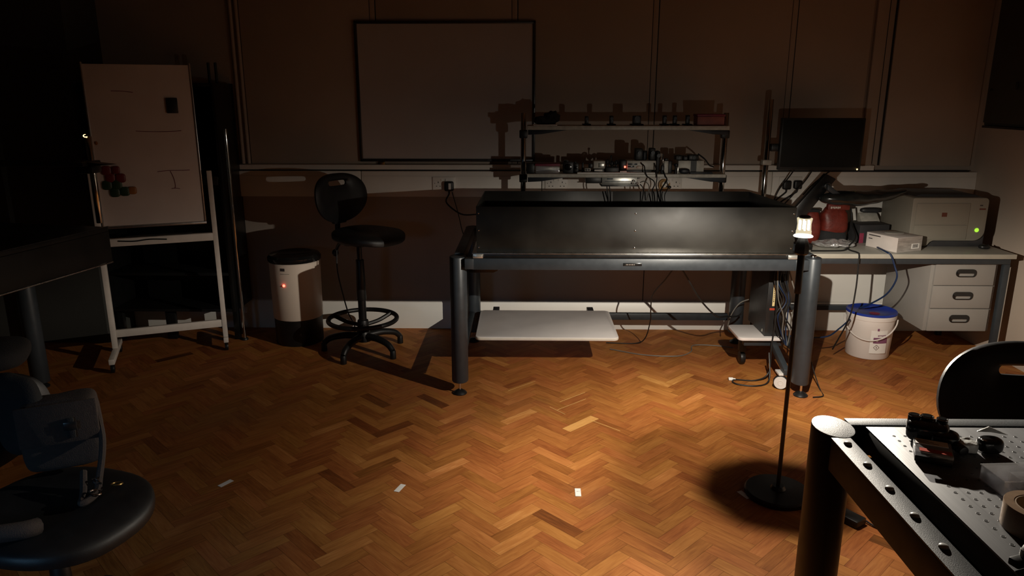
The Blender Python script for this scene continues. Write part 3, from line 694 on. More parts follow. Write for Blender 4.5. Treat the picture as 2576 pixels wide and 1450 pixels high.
MB().box(1.23, 1.44, 3.95, 3.99, .165, .2045, .003).box(1.24, 1.28, 3.99, 4.15, .165, .2045, .003).build('frame', M['grey'], t)
MB().prism([(3.70, .085), (3.70, .118), (3.95, .2), (4.0, .2), (3.95, .16)], 'x', 1.375, 1.405, .002).build('outrigger', M['grey'], t)
for (x, y, d) in ((1.372, 3.725, V((-.42, -1, 0)).normalized()), (1.27, 4.11, V((1, 0, 0)))):
    c = V((x, y, .039)); front = y < 3.8
    w = MB().cyl(c-d*.012, c+d*.012, .039, n=36, bev=.005).build('caster', M['black'], t)
    MB().cyl(c+d*.0122, c+d*.017, .0345, .033, n=36).build('wheel_cover', M['lightgrey'] if front else M['black'], w)
    MB().torus(c+d*.0172, d, .013, .0014, n=24, k=6).build('hub_ring', M['boxgrey'] if front else M['black'], w)
    if front: MB().box(x-.02, x+.03, y-.02, y+.05, .080, .094, .004).build('fork', M['lightgrey'], w)
    else: MB().box(x-.018, x+.018, y-.025, y+.025, .079, .1648, .004).build('fork', M['black'], w)
t = thing('computer_tower', 'black computer tower with a pale vertical label under the right end of the table', 'computer', (1.385, 4.08, .222))
cx0, cx1, cy0, cy1, cz1 = 1.338, 1.445, 3.948, 4.26, .60
MB().box(cx0, cx1, cy0+.010, cy1, .2222, cz1, .004).build('case', pm('computer_case_black', (.026, .027, .028), .42, .1, var=.1), t)
MB().box(cx0-.001, cx1+.001, cy0, cy0+.0098, .2225, cz1-.001, .003).build('front_bezel', pm('computer_bezel_black', (.020, .021, .022), .35, var=.1), t)
mb = MB()
mb.box(cx0+.028, cx0+.041, cy0-.0012, cy0-.0001, .398, .518)
lb = mb.build('label', M['label'], t); lb['label'] = 'pale yellow vertical label'
mb = MB(); rr_ = random.Random(5)
z = .503
for k in range(9):
    h = rr_.uniform(.003, .008); mb.box(cx0+.032, cx0+.037, cy0-.0016, cy0-.0013, z-h, z); z -= h+.003
mb.build('lettering', M['ink'], lb)
MB().box(cx0+.016, cx0+.044, cy0-.0012, cy0-.0001, .374, .386, .0004).build('red_badge', M['redlabel'], t)
MB().box(cx0-.002, cx0-.001, cy0+.035, cy0+.042, .238, .255).box(cx0-.002, cx0-.001, cy0+.047, cy0+.053, .236, .250).build('side_mark', M['inst'], t)
MB().box(cx0+.052, cx1-.008, cy0-.0010, cy0-.0001, .40, .58, .0005).build('drive_panel', M['black_gloss'], t)
# cables hanging beside the tower
rc = random.Random(11)
for k in range(9):
    x = 1.352+.009*k; y = 3.905-.007*(k % 3)
    pts = [(x+rc.uniform(-.01, .01), y+.01, .665), (x+rc.uniform(-.02, .03), y, .55), (x+.03+rc.uniform(-.03, .03), y-.01, .45), (x+.02+rc.uniform(-.03, .03), y-.012, .36), (x+.04+rc.uniform(-.03, .02), y, .27), (1.438+.001*k, 3.90-.003*k, .19)]
    mat = 'bluecable' if k in (4, 6) else ('greycable' if k in (2, 7) else 'cable')
    cable(pts, .0035, '%s cable in the tangle beside the computer tower' % {'bluecable': 'blue', 'greycable': 'grey', 'cable': 'black'}[mat], mat, group='%s tangled cables by the tower' % mat.replace('cable', ' cable').strip())
cable([(1.36, 3.90, .63), (1.37, 3.885, .35), (1.360, 3.88, .19), (1.350, 3.86, .04), (1.27, 3.83, .006), (1.16, 3.84, .006), (1.15, 3.78, .006), (1.25, 3.75, .006), (1.335, 3.80, .02), (1.350, 3.88, .15)], .004, 'black cable looping on the floor in front of the trolley')
single(MB().box(1.128, 1.153, 3.835, 3.852, .002, .016, .003).box(1.150, 1.166, 3.838, 3.849, .004, .012, .002), 'white_cable_plug', M['paper'], 'white plug on the floor at the end of the looping cable', 'plug')
cable([(.80, 3.80, .672), (.775, 3.95, .55), (.735, 4.10, .42), (.745, 4.20, .30), (.765, 4.31, .20), (.755, 4.40, .06), (.70, 4.45, .006), (.52, 4.46, .006)], .0035, 'black cable dropping from the table middle down to the floor')
cable([(.805, 3.80, .672), (.87, 3.88, .58), (.98, 3.98, .42), (1.10, 4.08, .30), (1.19, 4.20, .262), (1.28, 4.28, .24), (1.32, 4.31, .26)], .005, 'black cable sloping from the table middle to the trolley')
cable([(.53, 4.34, .006), (.72, 4.24, .005), (.92, 4.22, .005), (1.02, 4.30, .005), (1.06, 4.42, .005), (1.19, 4.42, .005), (1.30, 4.38, .005)], .003, 'thin brown-black wire snaking over the floor under the table', 'greycable')
cable([(1.24, 4.33, .16), (1.255, 4.32, .24), (1.30, 4.32, .31), (1.36, 4.31, .34)], .0035, 'grey cable curving up behind the trolley', 'greycable')

# ================================================================== MONITOR ON A POST
t = thing('monitor', 'black flat monitor with an amber light, off, on a tall dark post', 'monitor', (1.452, 4.53, 0))
MB().cyl((1.452, 4.53, 0), (1.452, 4.53, 1.503), .0165, n=28, bev=.003).build('post', M['post_metal'], t)
MB().box(1.425, 1.480, 4.506, 4.555, 1.118, 1.150, .006).build('post_clamp', M['inst'], t)
MB().box(1.4685, 1.70, 4.50, 4.53, 1.20, 1.245, .004).build('arm', M['black_metal'], t)
mx = rot_at((1.746, 4.47, 1.243), math.radians(-2))
MB().box(-.240, .240, -.012, .024, -.150, .153, .004, mx).build('housing', M['black'], t)
MB().box(-.230, .230, -.0132, -.0122, -.132, .143, .0005, mx).build('screen', pm('matte_black_screen', (.006, .007, .006), .55, var=.05, spec=.25), t)
MB().sell((1.966, 4.449, 1.100), .0044, .003, .0044).build('power_light', M['led_glint_amber'], t)
for pts, lb in (([(1.615, 4.50, 1.092), (1.600, 4.56, 1.03), (1.575, 4.63, .95), (1.53, 4.64, .80)], 'black cable dropping from under the left part of the monitor'),
                ([(1.725, 4.50, 1.092), (1.70, 4.54, 1.02), (1.64, 4.56, .93), (1.575, 4.58, .83), (1.57, 4.59, .70)], 'black cable dropping from under the middle of the monitor'),
                ([(1.84, 4.50, 1.092), (1.81, 4.55, 1.05), (1.755, 4.58, .985), (1.715, 4.59, .93)], 'black cable sloping from under the right part of the monitor')):
    cable(pts, .004, lb)
t = thing('articulated_arm', 'dark jointed support arm rising behind the lamp with a flat black tray', 'support arm', (1.60, 4.23, .6645))
MB().box(1.565, 1.65, 4.19, 4.27, .6645, .70, .004).build('clamp', M['black_metal'], t)
MB().prism([(1.568, .7005), (1.606, .7005), (1.606, .862), (1.752, 1.068), (1.692, 1.098), (1.535, .90), (1.535, .77), (1.568, .74)], 'y', 4.212, 4.25, .004).build('lower_link', M['black_metal'], t)
MB().cyl((1.705, 4.195, 1.03), (1.705, 4.262, 1.03), .021, n=24, bev=.003).build('joint', M['dark_alu'], t)
MB().prism([(1.690, 1.010), (1.690, 1.045), (1.765, .992), (1.765, .960)], 'y', 4.165, 4.1945, .004).build('upper_link', M['grey'], t)
MB().cyl((1.750, 4.156, .975), (1.750, 4.1645, .975), .013, n=20, bev=.002).build('pivot_bolt', M['chrome'], t)
MB().sell((1.90, 4.193, .962), .240, .073, .040, .75, .8, n=56, m=20, fn=lambda p: V((p.x, p.y, p.z*(1-.65*max(0, p.x/.24))+.05*max(0, p.x/.24)**1.4+.007*noise.noise(p*20)))).build('tray', pm('glossy_black_tray', (.016, .018, .017), .22, var=.2, scale=30, bump=.2, bscale=20), t)

# ================================================================== DESK AND WHAT STANDS ON IT
DZ = .664                                   # desk top height
t = thing('desk', 'pale-topped office desk on a dark steel frame along the right of the back wall', 'desk', (2.15, 4.4, 0))
MB().box(1.56, 2.747, 4.092, 4.715, .637, DZ, .003).build('desk_top', M['desk'], t)
MB().box(1.56, 2.749, 4.088, 4.0917, .6375, DZ-.0005, .001).build('front_edge', pm('desk_edge_band', (.40, .38, .32), .45, var=.05), t)
MB().box(1.58, 2.733, 4.108, 4.14, .602, .6365, .002).build('front_rail', M['grey'], t)
MB().box(1.58, 2.733, 4.67, 4.70, .602, .6365, .002).build('rear_rail', M['grey'], t)
for (x, y) in ((2.703, 4.108), (2.703, 4.663), (1.59, 4.108), (1.59, 4.663)): MB().box(x, x+.032, y, y+.032, .0, .6015, .003).build('leg', M['grey'], t)
MB().box(1.6225, 2.7025, 4.664, 4.70, .168, .200, .002).build('rear_bar', M['grey'], t)
t = thing('drawer_unit', 'pale three-drawer pedestal hung under the right end of the desk', 'drawer unit', (2.5, 4.38, .195))
dx0, dx1, dy0 = 2.319, 2.694, 4.153
MB().box(dx0, dx1, dy0, 4.655, .196, .6015, .002).build('carcass', M['drawer'], t)
for (za, zb) in ((.473, .599), (.336, .4695), (.199, .332)):
    d = MB().box(dx0+.018, dx1-.020, dy0-.0175, dy0-.0005, za, zb, .002).build('drawer', M['drawer'], t)
    zc, xc = (za+zb)/2+.009, (dx0+dx1)/2+.004
    mb = MB()
    o = rrect(xc-.057, xc+.057, zc-.023, zc+.023, .021, 6); i_ = rrect(xc-.046, xc+.046, zc-.0175, zc+.0, .008, 6)
    tt = bmesh.new(); A = [tt.verts.new((x, dy0-.023, z)) for x, z in o]; B = [tt.verts.new((x, dy0-.0265, z)) for x, z in i_]
    A2 = [tt.verts.new((x, dy0-.018, z)) for x, z in o]; B2 = [tt.verts.new((x, dy0-.018, z)) for x, z in i_]
    n = len(A)
    for k in range(n):
        k2 = (k+1) % n
        tt.faces.new((A[k], A[k2], B[k2], B[k])); tt.faces.new((A2[k], A2[k2], A[k2], A[k])); tt.faces.new((B[k], B[k2], B2[k2], B2[k]))
    bmesh.ops.recalc_face_normals(tt, faces=tt.faces)
    mb.add(tt).build('handle', M['black_gloss'], d)
t = thing('paper_printer', 'off-white laser printer with a lit green button on the desk', 'printer', (2.46, 4.46, DZ))
px0, px1, py0, py1, pz0, pz1 = 2.240, 2.673, 4.29, 4.66, .690, .953
out = [(px0, pz0-.020), (px0+.104, pz0-.020), (px0+.115, pz0-.011), (px0+.126, pz0+.004), (px0+.143, pz0+.013)]
for k in range(7):
    a = math.radians(-90+90*k/6); out.append((px1-.06+.06*math.cos(a), pz0+.013+.06+.06*math.sin(a)))
for k in range(5):
    a = math.radians(90*k/4); out.append((px1-.022+.022*math.cos(a), pz1-.022+.022*math.sin(a)))
out += [(px0+.006, pz1), (px0, pz1-.006)]
MB().prism(out, 'y', py0, py1, .003).build('body', M['printer'], t)
MB().box(px0+.022, px1-.105, py0-.0045, py0-.0002, pz0+.107, pz0+.232, .003).build('front_tray_door', M['printer'], t)
MB().box(px0+.022, px1-.105, py0-.0045, py0-.0002, pz0+.021, pz0+.104, .003).build('paper_drawer', M['printer'], t)
MB().prism([(px0+.11, DZ+.0005), (px1+.013, DZ+.0005), (px1+.013, .904), (px1+.002, .948), (px1+.002, .73), (px1-.055, .698), (px0+.13, .698)], 'y', py0+.022, py1-.011, .002).build('lower_cover', M['printgrey'], t)
MB().box(px1+.014, px1+.038, py0+.066, py1, DZ+.0005, .893, .01).build('side_cover', M['printgrey'], t)
MB().prism([(px0+.033, pz1+.0005), (px1-.022, pz1+.0005), (px1-.055, pz1+.013), (px0+.066, pz1+.015)], 'y', py0+.055, py1-.033, .002).build('top_tray', M['printgrey'], t)
MB().cyl((px1-.048, py0-.0035, pz0+.076), (px1-.048, py0-.0002, pz0+.076), .0122, n=28, bev=.001).build('green_button', M['led_green'], t)
MB().box(px0+.170, px0+.200, py0-.0054, py0-.0047, pz0+.154, pz0+.178).build('square_mark', M['redink'], t)
MB().box(px1-.050, px1-.033, py0-.001, py0-.0002, pz0+.216, pz0+.223).build('dark_mark', M['ink'], t)
MB().box(px1-.050, px1-.014, py0-.001, py0-.0002, pz0+.194, pz0+.203).build('red_mark', M['redink'], t)
MB().box(px0+.060, px0+.066, py0-.001, py0-.0002, pz0-.008, pz0+.014).build('vent_slot', M['ink'], t)
t = thing('black_adapter', 'small black adapter lying in front of the printer right foot', 'adapter', (2.66, 4.25, DZ))
MB().sell((2.66, 4.25, DZ+.0115), .030, .024, .011, .6, .8).build('body', M['black'], t)
MB().tube([(2.685, 4.262, DZ+.008), (2.71, 4.29, DZ+.006), (2.735, 4.34, DZ+.006)], .0045, 7).build('lead', M['cable'], t)
t = thing('toner_carton', 'long pale grey carton with a barcode label near the front of the desk', 'carton', (2.14, 4.26, DZ))
u = V((.075, -.185)).normalized(); w_ = V((-u.y, u.x))     # long side runs towards the front
mx = Matrix(((w_.x, -u.x, 0, 2.140), (w_.y, -u.y, 0, 4.258), (0, 0, 1, DZ+.0005), (0, 0, 0, 1)))
MB().box(-.0935, .0935, -.11, .11, 0, .084, .0015, mx).build('carton_box', M['boxgrey'], t)
MB().box(-.0925, .0925, -.1107, -.1102, .002, .082, 0, mx).build('printed_end', M['boxprint'], t)
lb = MB().box(.014, .073, -.1114, -.1108, .015, .044, 0, mx).build('barcode_label', M['paper'], t)
mb = MB(); rb_ = random.Random(2); x = .024
while x < .062:
    w = rb_.uniform(.0013, .0038); mb.box(x, x+w, -.1119, -.1115, .020, .040, 0, mx); x += w+rb_.uniform(.0013, .0033)
mb.build('bars', M['ink'], lb)
MB().box(-.0942, -.0937, .01, .093, .068, .074, 0, mx).box(-.0942, -.0937, .066, .093, .048, .053, 0, mx).build('printed_lines', M['ink'], t)
MB().sell((2.15, 4.28, DZ+.0868), .055, .038, .0018, .6).build('top_flap_oval', M['inst'], t)
t = thing('dark_carton', 'dark carton with two pale patches behind the pale grey carton', 'carton', (2.1, 4.50, DZ))
mx = rot_at((2.092, 4.475, DZ+.0005), math.radians(8))
MB().box(-.094, .095, -.055, .077, 0, .108, .003, mx).build('box', M['printgrey'], t)
MB().box(.013, .042, -.0559, -.0552, .031, .044, 0, mx).box(.053, .086, -.0559, -.0552, .033, .047, 0, mx).build('pale_patches', M['inst'], t)
MB().box(-.0935, -.066, -.0559, -.0552, .0, .060, 0, mx).build('red_patch', M['redtxt'], t)
t = thing('desk_phone', 'pale desk telephone with a dark handset in front of the printer side', 'telephone', (2.17, 4.65, DZ))
MB().prism([(4.575, DZ+.0005), (4.70, DZ+.0005), (4.70, .803), (4.67, .808), (4.575, .728)], 'x', 2.107, 2.222, .006).build('body', M['inst'], t)
MB().sell((2.172, 4.66, .8255), .064, .024, .0155, .6, .7).build('handset', M['printgrey'], t)
cable([(2.106, 4.64, .75), (2.024, 4.576, .77), (1.958, 4.53, .717), (1.903, 4.466, .680)], .0031, 'thin pale cord running from the telephone across the desk', 'greycable')
t = thing('red_bag', 'red bag with a dark bottom standing at the left of the desk', 'bag', (1.84, 4.40, DZ))
def bagf(p):
    q = p.copy(); k = 1+.10*noise.noise(p*13)
    q.x *= k*(1-.12*(p.z > .05)); q.y *= k*(1-.5*max(0, p.z/.12)); return q
MB().sell((1.839, 4.40, .805), .077, .055, .088, .55, .6, n=40, m=22, fn=bagf).build('upper', M['redbag'], t)
MB().sell((1.839, 4.40, .7085), .078, .057, .044, .5, .6, n=40, m=14, fn=lambda p: p*(1+.08*noise.noise(p*15))).build('dark_bottom', M['coat'], t)
rt = MB().box(1.780, 1.908, 4.350, 4.385, .871, .906, .006).build('rolled_top', M['redbag'], t)
mb = MB()
for k in range(6): mb.box(1.795+.0099*k, 1.8016+.0099*k, 4.3487, 4.3497, .880+.002*(k % 2), .892)
mb.build('pale_lettering', M['inst'], rt)
t = thing('red_pouch', 'small red pouch right behind the lit lamp', 'pouch', (1.71, 4.40, DZ))
MB().sell((1.714, 4.40, .763), .049, .036, .098, .6, .7, fn=bagf).build('pouch', M['redbag'], t)
MB().box(1.672, 1.751, 4.385, 4.415, .852, .871, .004).build('dark_rim', M['coat'], t)
def crumple(p):
    q = p.copy(); q += V((noise.noise(p*23), noise.noise(p*23+V((9, 0, 0))), abs(noise.noise(p*30+V((0, 7, 0))))))*.02; return q
single(MB().sell((1.79, 4.262, .6865), .113, .075, .014, .7, .9, n=60, m=24, fn=crumple), 'crumpled_plastic_bag', FILM, 'crumpled clear plastic bag lying on the desk behind the lamp', 'plastic bag', ang=12)
cable([(1.62, 4.13, .673), (1.738, 4.147, .6695), (1.82, 4.165, .6695), (1.86, 4.20, .690), (1.925, 4.27, .725), (1.942, 4.38, .79), (1.945, 4.42, .87)], .0046, 'black cable curving over the desk behind the lamp')
cable([(1.86, 4.30, .700), (1.85, 4.18, .673), (1.862, 4.10, .672), (1.868, 4.078, .662), (1.87, 4.075, .60), (1.87, 4.072, .453), (1.853, 4.075, .288), (1.826, 4.18, .068)], .0044, 'black cable hanging over the front edge of the desk')
cable([(2.057, 4.36, .671), (2.046, 4.246, .671), (2.03, 4.105, .673), (2.045, 4.076, .658), (2.07, 4.072, .60), (2.09, 4.07, .53), (2.079, 4.136, .42), (2.04, 4.24, .33), (2.01, 4.30, .288)], .0050, 'dark blue cable hanging from the desk down to the bucket lid', 'bluecable')
cable([(1.935, 4.24, .235), (1.86, 4.20, .19), (1.78, 4.16, .155), (1.66, 4.16, .145), (1.56, 4.18, .15)], .0048, 'dark blue cable running left from the bucket', 'bluecable')
cable([(1.925, 4.55, .87), (1.914, 4.53, .79), (1.905, 4.50, .70), (1.915, 4.48, .671), (1.95, 4.50, .6695), (1.985, 4.49, .6695)], .0038, 'black cable between the red bag and the dark carton')

t = thing('paint_bucket', 'white bucket with a blue lid under the desk', 'bucket', (2.085, 4.30, 0))
bc = (2.085, 4.30, 0)
MB().lathe([(0, .002), (.118, .002), (.121, .006), (.134, .238), (.139, .240), (.140, .262), (.137, .266), (0, .266)], bc, 64).build('pail', M['bucket'], t)
MB().lathe([(.1385, .2665), (.142, .268), (.142, .276), (.138, .281), (.125, .279), (.118, .274), (0, .273)], bc, 64).build('lid', M['blue'], t)
MB().lathe([(.03, .2742), (.022, .2762), (0, .2764)], (bc[0]-.01, bc[1]-.06, 0), 24).build('faded_red_print', M['redtxt'], t)
MB().box(bc[0]+.015, bc[0]+.05, bc[1]+.06, bc[1]+.075, .2745, .281, .002).build('lid_tab', M['blue'], t)
av = math.atan2(-bc[1], -bc[0])          # direction of the viewer from the bucket
H = []
for k in range(13):
    a = av-PI/2+PI*k/12
    H.append((bc[0]+.146*math.cos(a), bc[1]+.146*math.sin(a), .232-.105*math.sin(PI*k/12)**1.2))
MB().tube(H, .0042, 8, 3).build('handle', M['bucket'], t)
lab = MB().arc(bc, .1305, av+.10, av+.85, .045, .19, .0005).build('paper_label', M['paper'], t)
MB().arc(bc, .1312, av+.22, av+.85, .108, .143, .0005).build('purple_band', M['purple'], lab)
MB().arc(bc, .1320, av+.33, av+.42, .120, .132, .0004).build('white_dot', M['paper'], lab)
mb = MB()
for k in range(7): mb.arc(bc, .1312, av+.40+.055*k, av+.436+.055*k, .150+.002*(k % 3), .160, .0004, 3)
mb.build('purple_lettering', M['purple'], lab)
MB().arc(bc, .1350, av+.34, av+.42, .186, .200, .0004).build('small_square', M['purple'], lab)
a0 = av+.38; Rr = .1318; zc = .083; D = []
for (s, dz) in ((0, .016), (.016/Rr, 0), (0, -.016), (-.016/Rr, 0), (0, .016)): D.append((bc[0]+Rr*math.cos(a0+s), bc[1]+Rr*math.sin(a0+s), zc+dz))
mb = MB()
for p, q in zip(D, D[1:]): mb.cyl(p, q, .0012, n=6)
mb.cyl((D[0][0], D[0][1], zc-.006), (D[0][0], D[0][1], zc+.006), .0015, n=6).build('hazard_diamond', M['redink'], lab)

# ================================================================== DRAFTING CHAIRS
def backrest_mesh(W, Hh, slot_w, slot_h, slot_z):
    """oval shell with a hand slot; local: faces +x, height z from 0 to Hh"""
    N_ = 64; R = 7; t = bmesh.new()
    def outer(a):
        c, s = math.cos(a), math.sin(a); e = .82
        y = W/2*math.copysign(abs(c)**e, c); z = math.copysign(abs(s)**e, s)
        y *= 1-.16*max(0, -z)**1.5
        return V((y, Hh/2+Hh/2*z))
    def inner(a):
        c, s = math.cos(a), math.sin(a); r = slot_h/2; L_ = slot_w/2-r
        return V((L_*max(-1, min(1, c*2.2))+r*c, slot_z+r*s))
    F, Bk = [], []
    for j in range(R+1):
        u = j/R; rf, rb = [], []
        edge = min(1, 3.2*min(u, 1-u)+.0)
        for k in range(N_):
            a = 2*PI*k/N_; p = inner(a)*(1-u)+outer(a)*u
            cx = -.03*(p.x/(W/2))**2*-1 - .02*((p.y-Hh*.45)/Hh)**2
            th = .007+.014*math.sqrt(edge)
            rf.append(t.verts.new((cx+th, p.x, p.y))); rb.append(t.verts.new((cx-th*.9, p.x, p.y)))
        F.append(rf); Bk.append(rb)
    for j in range(R):
        for k in range(N_):
            k2 = (k+1) % N_
            t.faces.new((F[j][k], F[j][k2], F[j+1][k2], F[j+1][k])); t.faces.new((Bk[j][k], Bk[j+1][k], Bk[j+1][k2], Bk[j][k2]))
    for k in range(N_):
        k2 = (k+1) % N_
        t.faces.new((F[0][k], Bk[0][k], Bk[0][k2], F[0][k2])); t.faces.new((F[R][k], F[R][k2], Bk[R][k2], Bk[R][k]))
    bmesh.ops.recalc_face_normals(t, faces=t.faces)
    return t
def lab_chair(label, loc, rz, hs, hb, bh, W, ring=True, leg0=0.0, slot=(.14, .030), tilt=6, back_off=-.205, seat_x=.035, seat_r=.215, slot_f=.80):
    """hs: seat top height; hb: height of the backrest's lower edge; bh: backrest height"""
    t = thing('drafting_chair', label, 'chair', loc, rz)
    def seatf(p):
        q = p.copy(); q.z += .016*(p.x/.21)**2*(p.x < 0)-.026*max(0, p.x/.21)**3-.010*max(0, 1-((p.x/.16)**2+(p.y/.16)**2)); return q
    MB().sell((seat_x, 0, hs-.036), seat_r, seat_r, .034, .55, .82, n=48, m=18, fn=seatf).build('seat', M['black_soft'], t, local=True)
    mx = Matrix.Translation(V((back_off, 0, hb))) @ Matrix.Rotation(math.radians(-tilt), 4, 'Y')
    MB().add(backrest_mesh(W, bh, slot[0], slot[1], bh*slot_f), mx).build('backrest', M['black_soft'], t, local=True, ang=50)
    mb = MB().tube([(back_off-.018, 0, hb+.10), (back_off-.035, 0, hb), (back_off-.03, 0, hs-.07), (back_off+.03, 0, hs-.105), (-.02, 0, hs-.085)], .016, 10).box(back_off-.035, back_off-.005, -.05, .05, hb-.01, hb+.10, .008)
    mb.build('back_support', M['black'], t, local=True)
    MB().box(-.10, .09, -.07, .07, hs-.098, hs-.0715, .008).build('seat_plate', M['black'], t, local=True)
    MB().tube([(back_off-.02, 0, hs-.10), (back_off-.055, .01, hs-.13), (back_off-.085, .02, hs-.165)], .010, 8).sell((back_off-.095, .022, hs-.18), .020, .020, .024).build('tilt_knob', M['black'], t, local=True)
    MB().cyl((0, 0, hs-.19), (0, 0, hs-.098), .0155, n=20).build('gas_piston', M['black_metal'], t, local=True)
    MB().cyl((0, 0, max(.15, hs-.44)), (0, 0, hs-.19), .0295, .024, n=24, bev=.003).build('column_sleeve', M['black'], t, local=True)
    MB().cyl((0, 0, .09), (0, 0, max(.16, hs-.44)), .024, n=24).build('column', M['black_metal'], t, local=True)
    if ring:
        r_ = MB().torus((0, 0, .205), (0, 0, 1), .205, .014, n=56, k=12).build('foot_ring', M['black'], t, local=True)
        for k in range(3):
            a = math.radians(75+120*k); MB().tube([(.02*math.cos(a), .02*math.sin(a), .165), (.11*math.cos(a), .11*math.sin(a), .175), (.195*math.cos(a), .195*math.sin(a), .203)], .013, 8).build('spoke', M['black'], r_, local=True)
        MB().cyl((0, 0, .14), (0, 0, .20), .036, .033, n=24, bev=.006).build('ring_collar', M['black'], t, local=True)
    MB().cyl((0, 0, .065), (0, 0, .135), .048, .038, n=28, bev=.006).build('hub', M['black'], t, local=True)
    for k in range(5):
        a = leg0+2*PI*k/5; c, s = math.cos(a), math.sin(a)
        lg = MB().tube([(.03*c, .03*s, .098), (.12*c, .12*s, .100), (.205*c, .205*s, .082), (.245*c, .245*s, .050)], lambda u: .023-.006*u, 10).build('leg', M['black'], t, local=True)
        MB().cyl((.247*c, .247*s, 0), (.247*c, .247*s, .052), .019, .017, n=20, bev=.003).build('foot_glide', M['black'], lg, local=True)
    return t
ch = lab_chair('black drafting chair with a foot ring beside the cream round bin', (-.985, 4.30, 0), math.radians(-33), .765, .79, .29, .405, leg0=math.radians(286), back_off=-.135, seat_x=.085, seat_r=.20)
cable([(-1.135, 4.36, .63), (-1.13, 4.33, .50), (-1.10, 4.32, .34), (-1.085, 4.36, .22), (-1.075, 4.45, .12), (-1.10, 4.55, .02)], .004, 'thin black cord hanging behind the drafting chair column')
ch2 = lab_chair('black chair with a slotted backrest tucked behind the perforated table', (1.385, 1.74, 0), math.radians(-97), .48, .522, .335, .485, ring=False, leg0=.3, slot=(.155, .028), tilt=8, slot_f=.755)
ch3 = lab_chair('black swivel chair in the dark left foreground holding a brown satchel', (-1.262, 1.735, 0), math.radians(-18), .485, .51, .27, .44, ring=False, leg0=.7, slot=(.14, .028), back_off=-.235)

# satchel and coat on the near left chair
t = thing('satchel', 'brown canvas satchel with metal buckles on the near left chair', 'satchel', (-1.305, 1.90, .503))
mx = rot_at((-1.305, 1.900, .503), math.radians(26))
MB().sell((0, 0, .103), .100, .045, .103, .3, .3, n=36, m=20, mx=mx, fn=lambda p: p*(1+.05*noise.noise(p*20))).build('body', M['canvas'], t)
MB().box(-.098, .098, -.059, -.049, .085, .204, .005, mx).build('front_flap', M['canvas'], t)
MB().box(.02, .040, -.0665, -.0592, .10, .16, .003, mx).build('buckle_strap', M['coat'], t)
MB().box(.014, .046, -.071, -.0667, .125, .150, .003, mx).build('buckle', M['dark_alu'], t)
st = MB().tube([(-1.215, 1.925, .665), (-1.185, 1.885, .58), (-1.17, 1.82, .497), (-1.145, 1.76, .488), (-1.155, 1.71, .488), (-1.18, 1.76, .489), (-1.21, 1.82, .52)], .009, 8).build('shoulder_strap', M['canvas'], t)
MB().torus((-1.142, 1.752, .496), (.3, .2, 1), .014, .0028, n=24, k=6).torus((-1.165, 1.80, .50), (.2, .9, .4), .012, .0028, n=24, k=6).build('strap_ring', M['chrome'], st)
MB().torus((-1.11, 1.80, .495), (0, .2, 1), .013, .0026, n=24, k=6).build('strap_ring', M['brass'], st)
cf = lambda a, b, z: (-1.4855+a*.951+b*.309, 1.8076-a*.309+b*.951, z)
cw = lambda k: (lambda p: p*(1+k*noise.noise(p*11)))
single(MB().sell(cf(.062, .09, .665), .075, .035, .115, .7, .8, n=36, m=20, fn=cw(.25), mx=None).sell(cf(-.02, .08, .835), .12, .09, .035, .7, .8, n=40, m=16, fn=cw(.2)).sell(cf(-.115, .09, .70), .085, .04, .13, .7, .8, n=36, m=20, fn=cw(.25)), 'black_coat', M['coat'], 'black coat draped over the back of the near left chair', 'coat')
single(MB().tube([(-1.34, 1.52, .497), (-1.27, 1.54, .503), (-1.215, 1.57, .498), (-1.20, 1.60, .49)], .022, 10), 'brown_sleeve', M['canvas'], 'brown cloth strip lying at the front of the near left seat', 'cloth')

# ================================================================== ROUND PURIFIER / BIN
t = thing('air_purifier', 'cream round bin-like purifier with a red light and black lid', 'air purifier', (-1.44, 4.50, 0))
ac = (-1.44, 4.50, 0)
MB().lathe([(0, 0), (.142, 0), (.146, .006), (.148, .168), (0, .168)], ac, 72).build('base', M['black'], t)
MB().lathe([(0, .1685), (.149, .1685), (.152, .173), (.155, .525), (.150, .530), (0, .530)], ac, 72).build('body', M['cream'], t)
MB().lathe([(0, .5305), (.158, .5305), (.163, .538), (.163, .556), (.150, .572), (.11, .580), (.10, .574), (0, .573)], ac, 72).build('lid', M['black_gloss'], t)
avp = math.atan2(-ac[1], -ac[0])
MB().arc(ac, .1545, avp-.60, avp-.42, .488, .506, .0015).build('dark_badge', M['ink'], t)
MB().arc(ac, .1545, avp-.62, avp-.25, .470, .4715, .001).build('thin_line', M['printgrey'], t)
al = avp-.50
MB().sell((ac[0]+.1555*math.cos(al), ac[1]+.1555*math.sin(al), .398), .0075, .0075, .0075).build('red_light', M['led_red'], t)

# ================================================================== EASEL WHITEBOARD ON THE LEFT
t = thing('easel_whiteboard', 'white board on a tall white metal stand in the dark left corner', 'whiteboard', (-2.11, 4.19, 0))
EA, EB = V((-2.385, 4.072, 0)), V((-1.838, 4.300, 0))
ed = (EB-EA).normalized(); el = (EB-EA).length; ean = math.atan2(ed.y, ed.x)
mx = Matrix.Translation(EA) @ Matrix.Rotation(ean, 4, 'Z')
FW = pm('white_stand_enamel', (.72, .66, .60), .42, var=.05)
MB().box(.005, el-.045, .045, .062, .800, 1.690, .004, mx).build('board', M['flip'], t)
MB().box(.001, .012, .040, .066, .79, 1.70, .003, mx).box(el-.052, el-.041, .040, .066, .79, 1.70, .003, mx).box(.0, el-.04, .038, .068, .785, .7995, .003, mx).build('board_edging', M['alu'], t)
MB().box(-.03, .0, .0, .03, .085, 1.12, .003, mx).build('leg', FW, t)
MB().box(el-.014, el+.014, .0, .028, .085, 1.10, .003, mx).build('leg', FW, t)
MB().box(.0, el-.014, -.006, .03, .690, .735, .003, mx).build('pen_tray', FW, t)
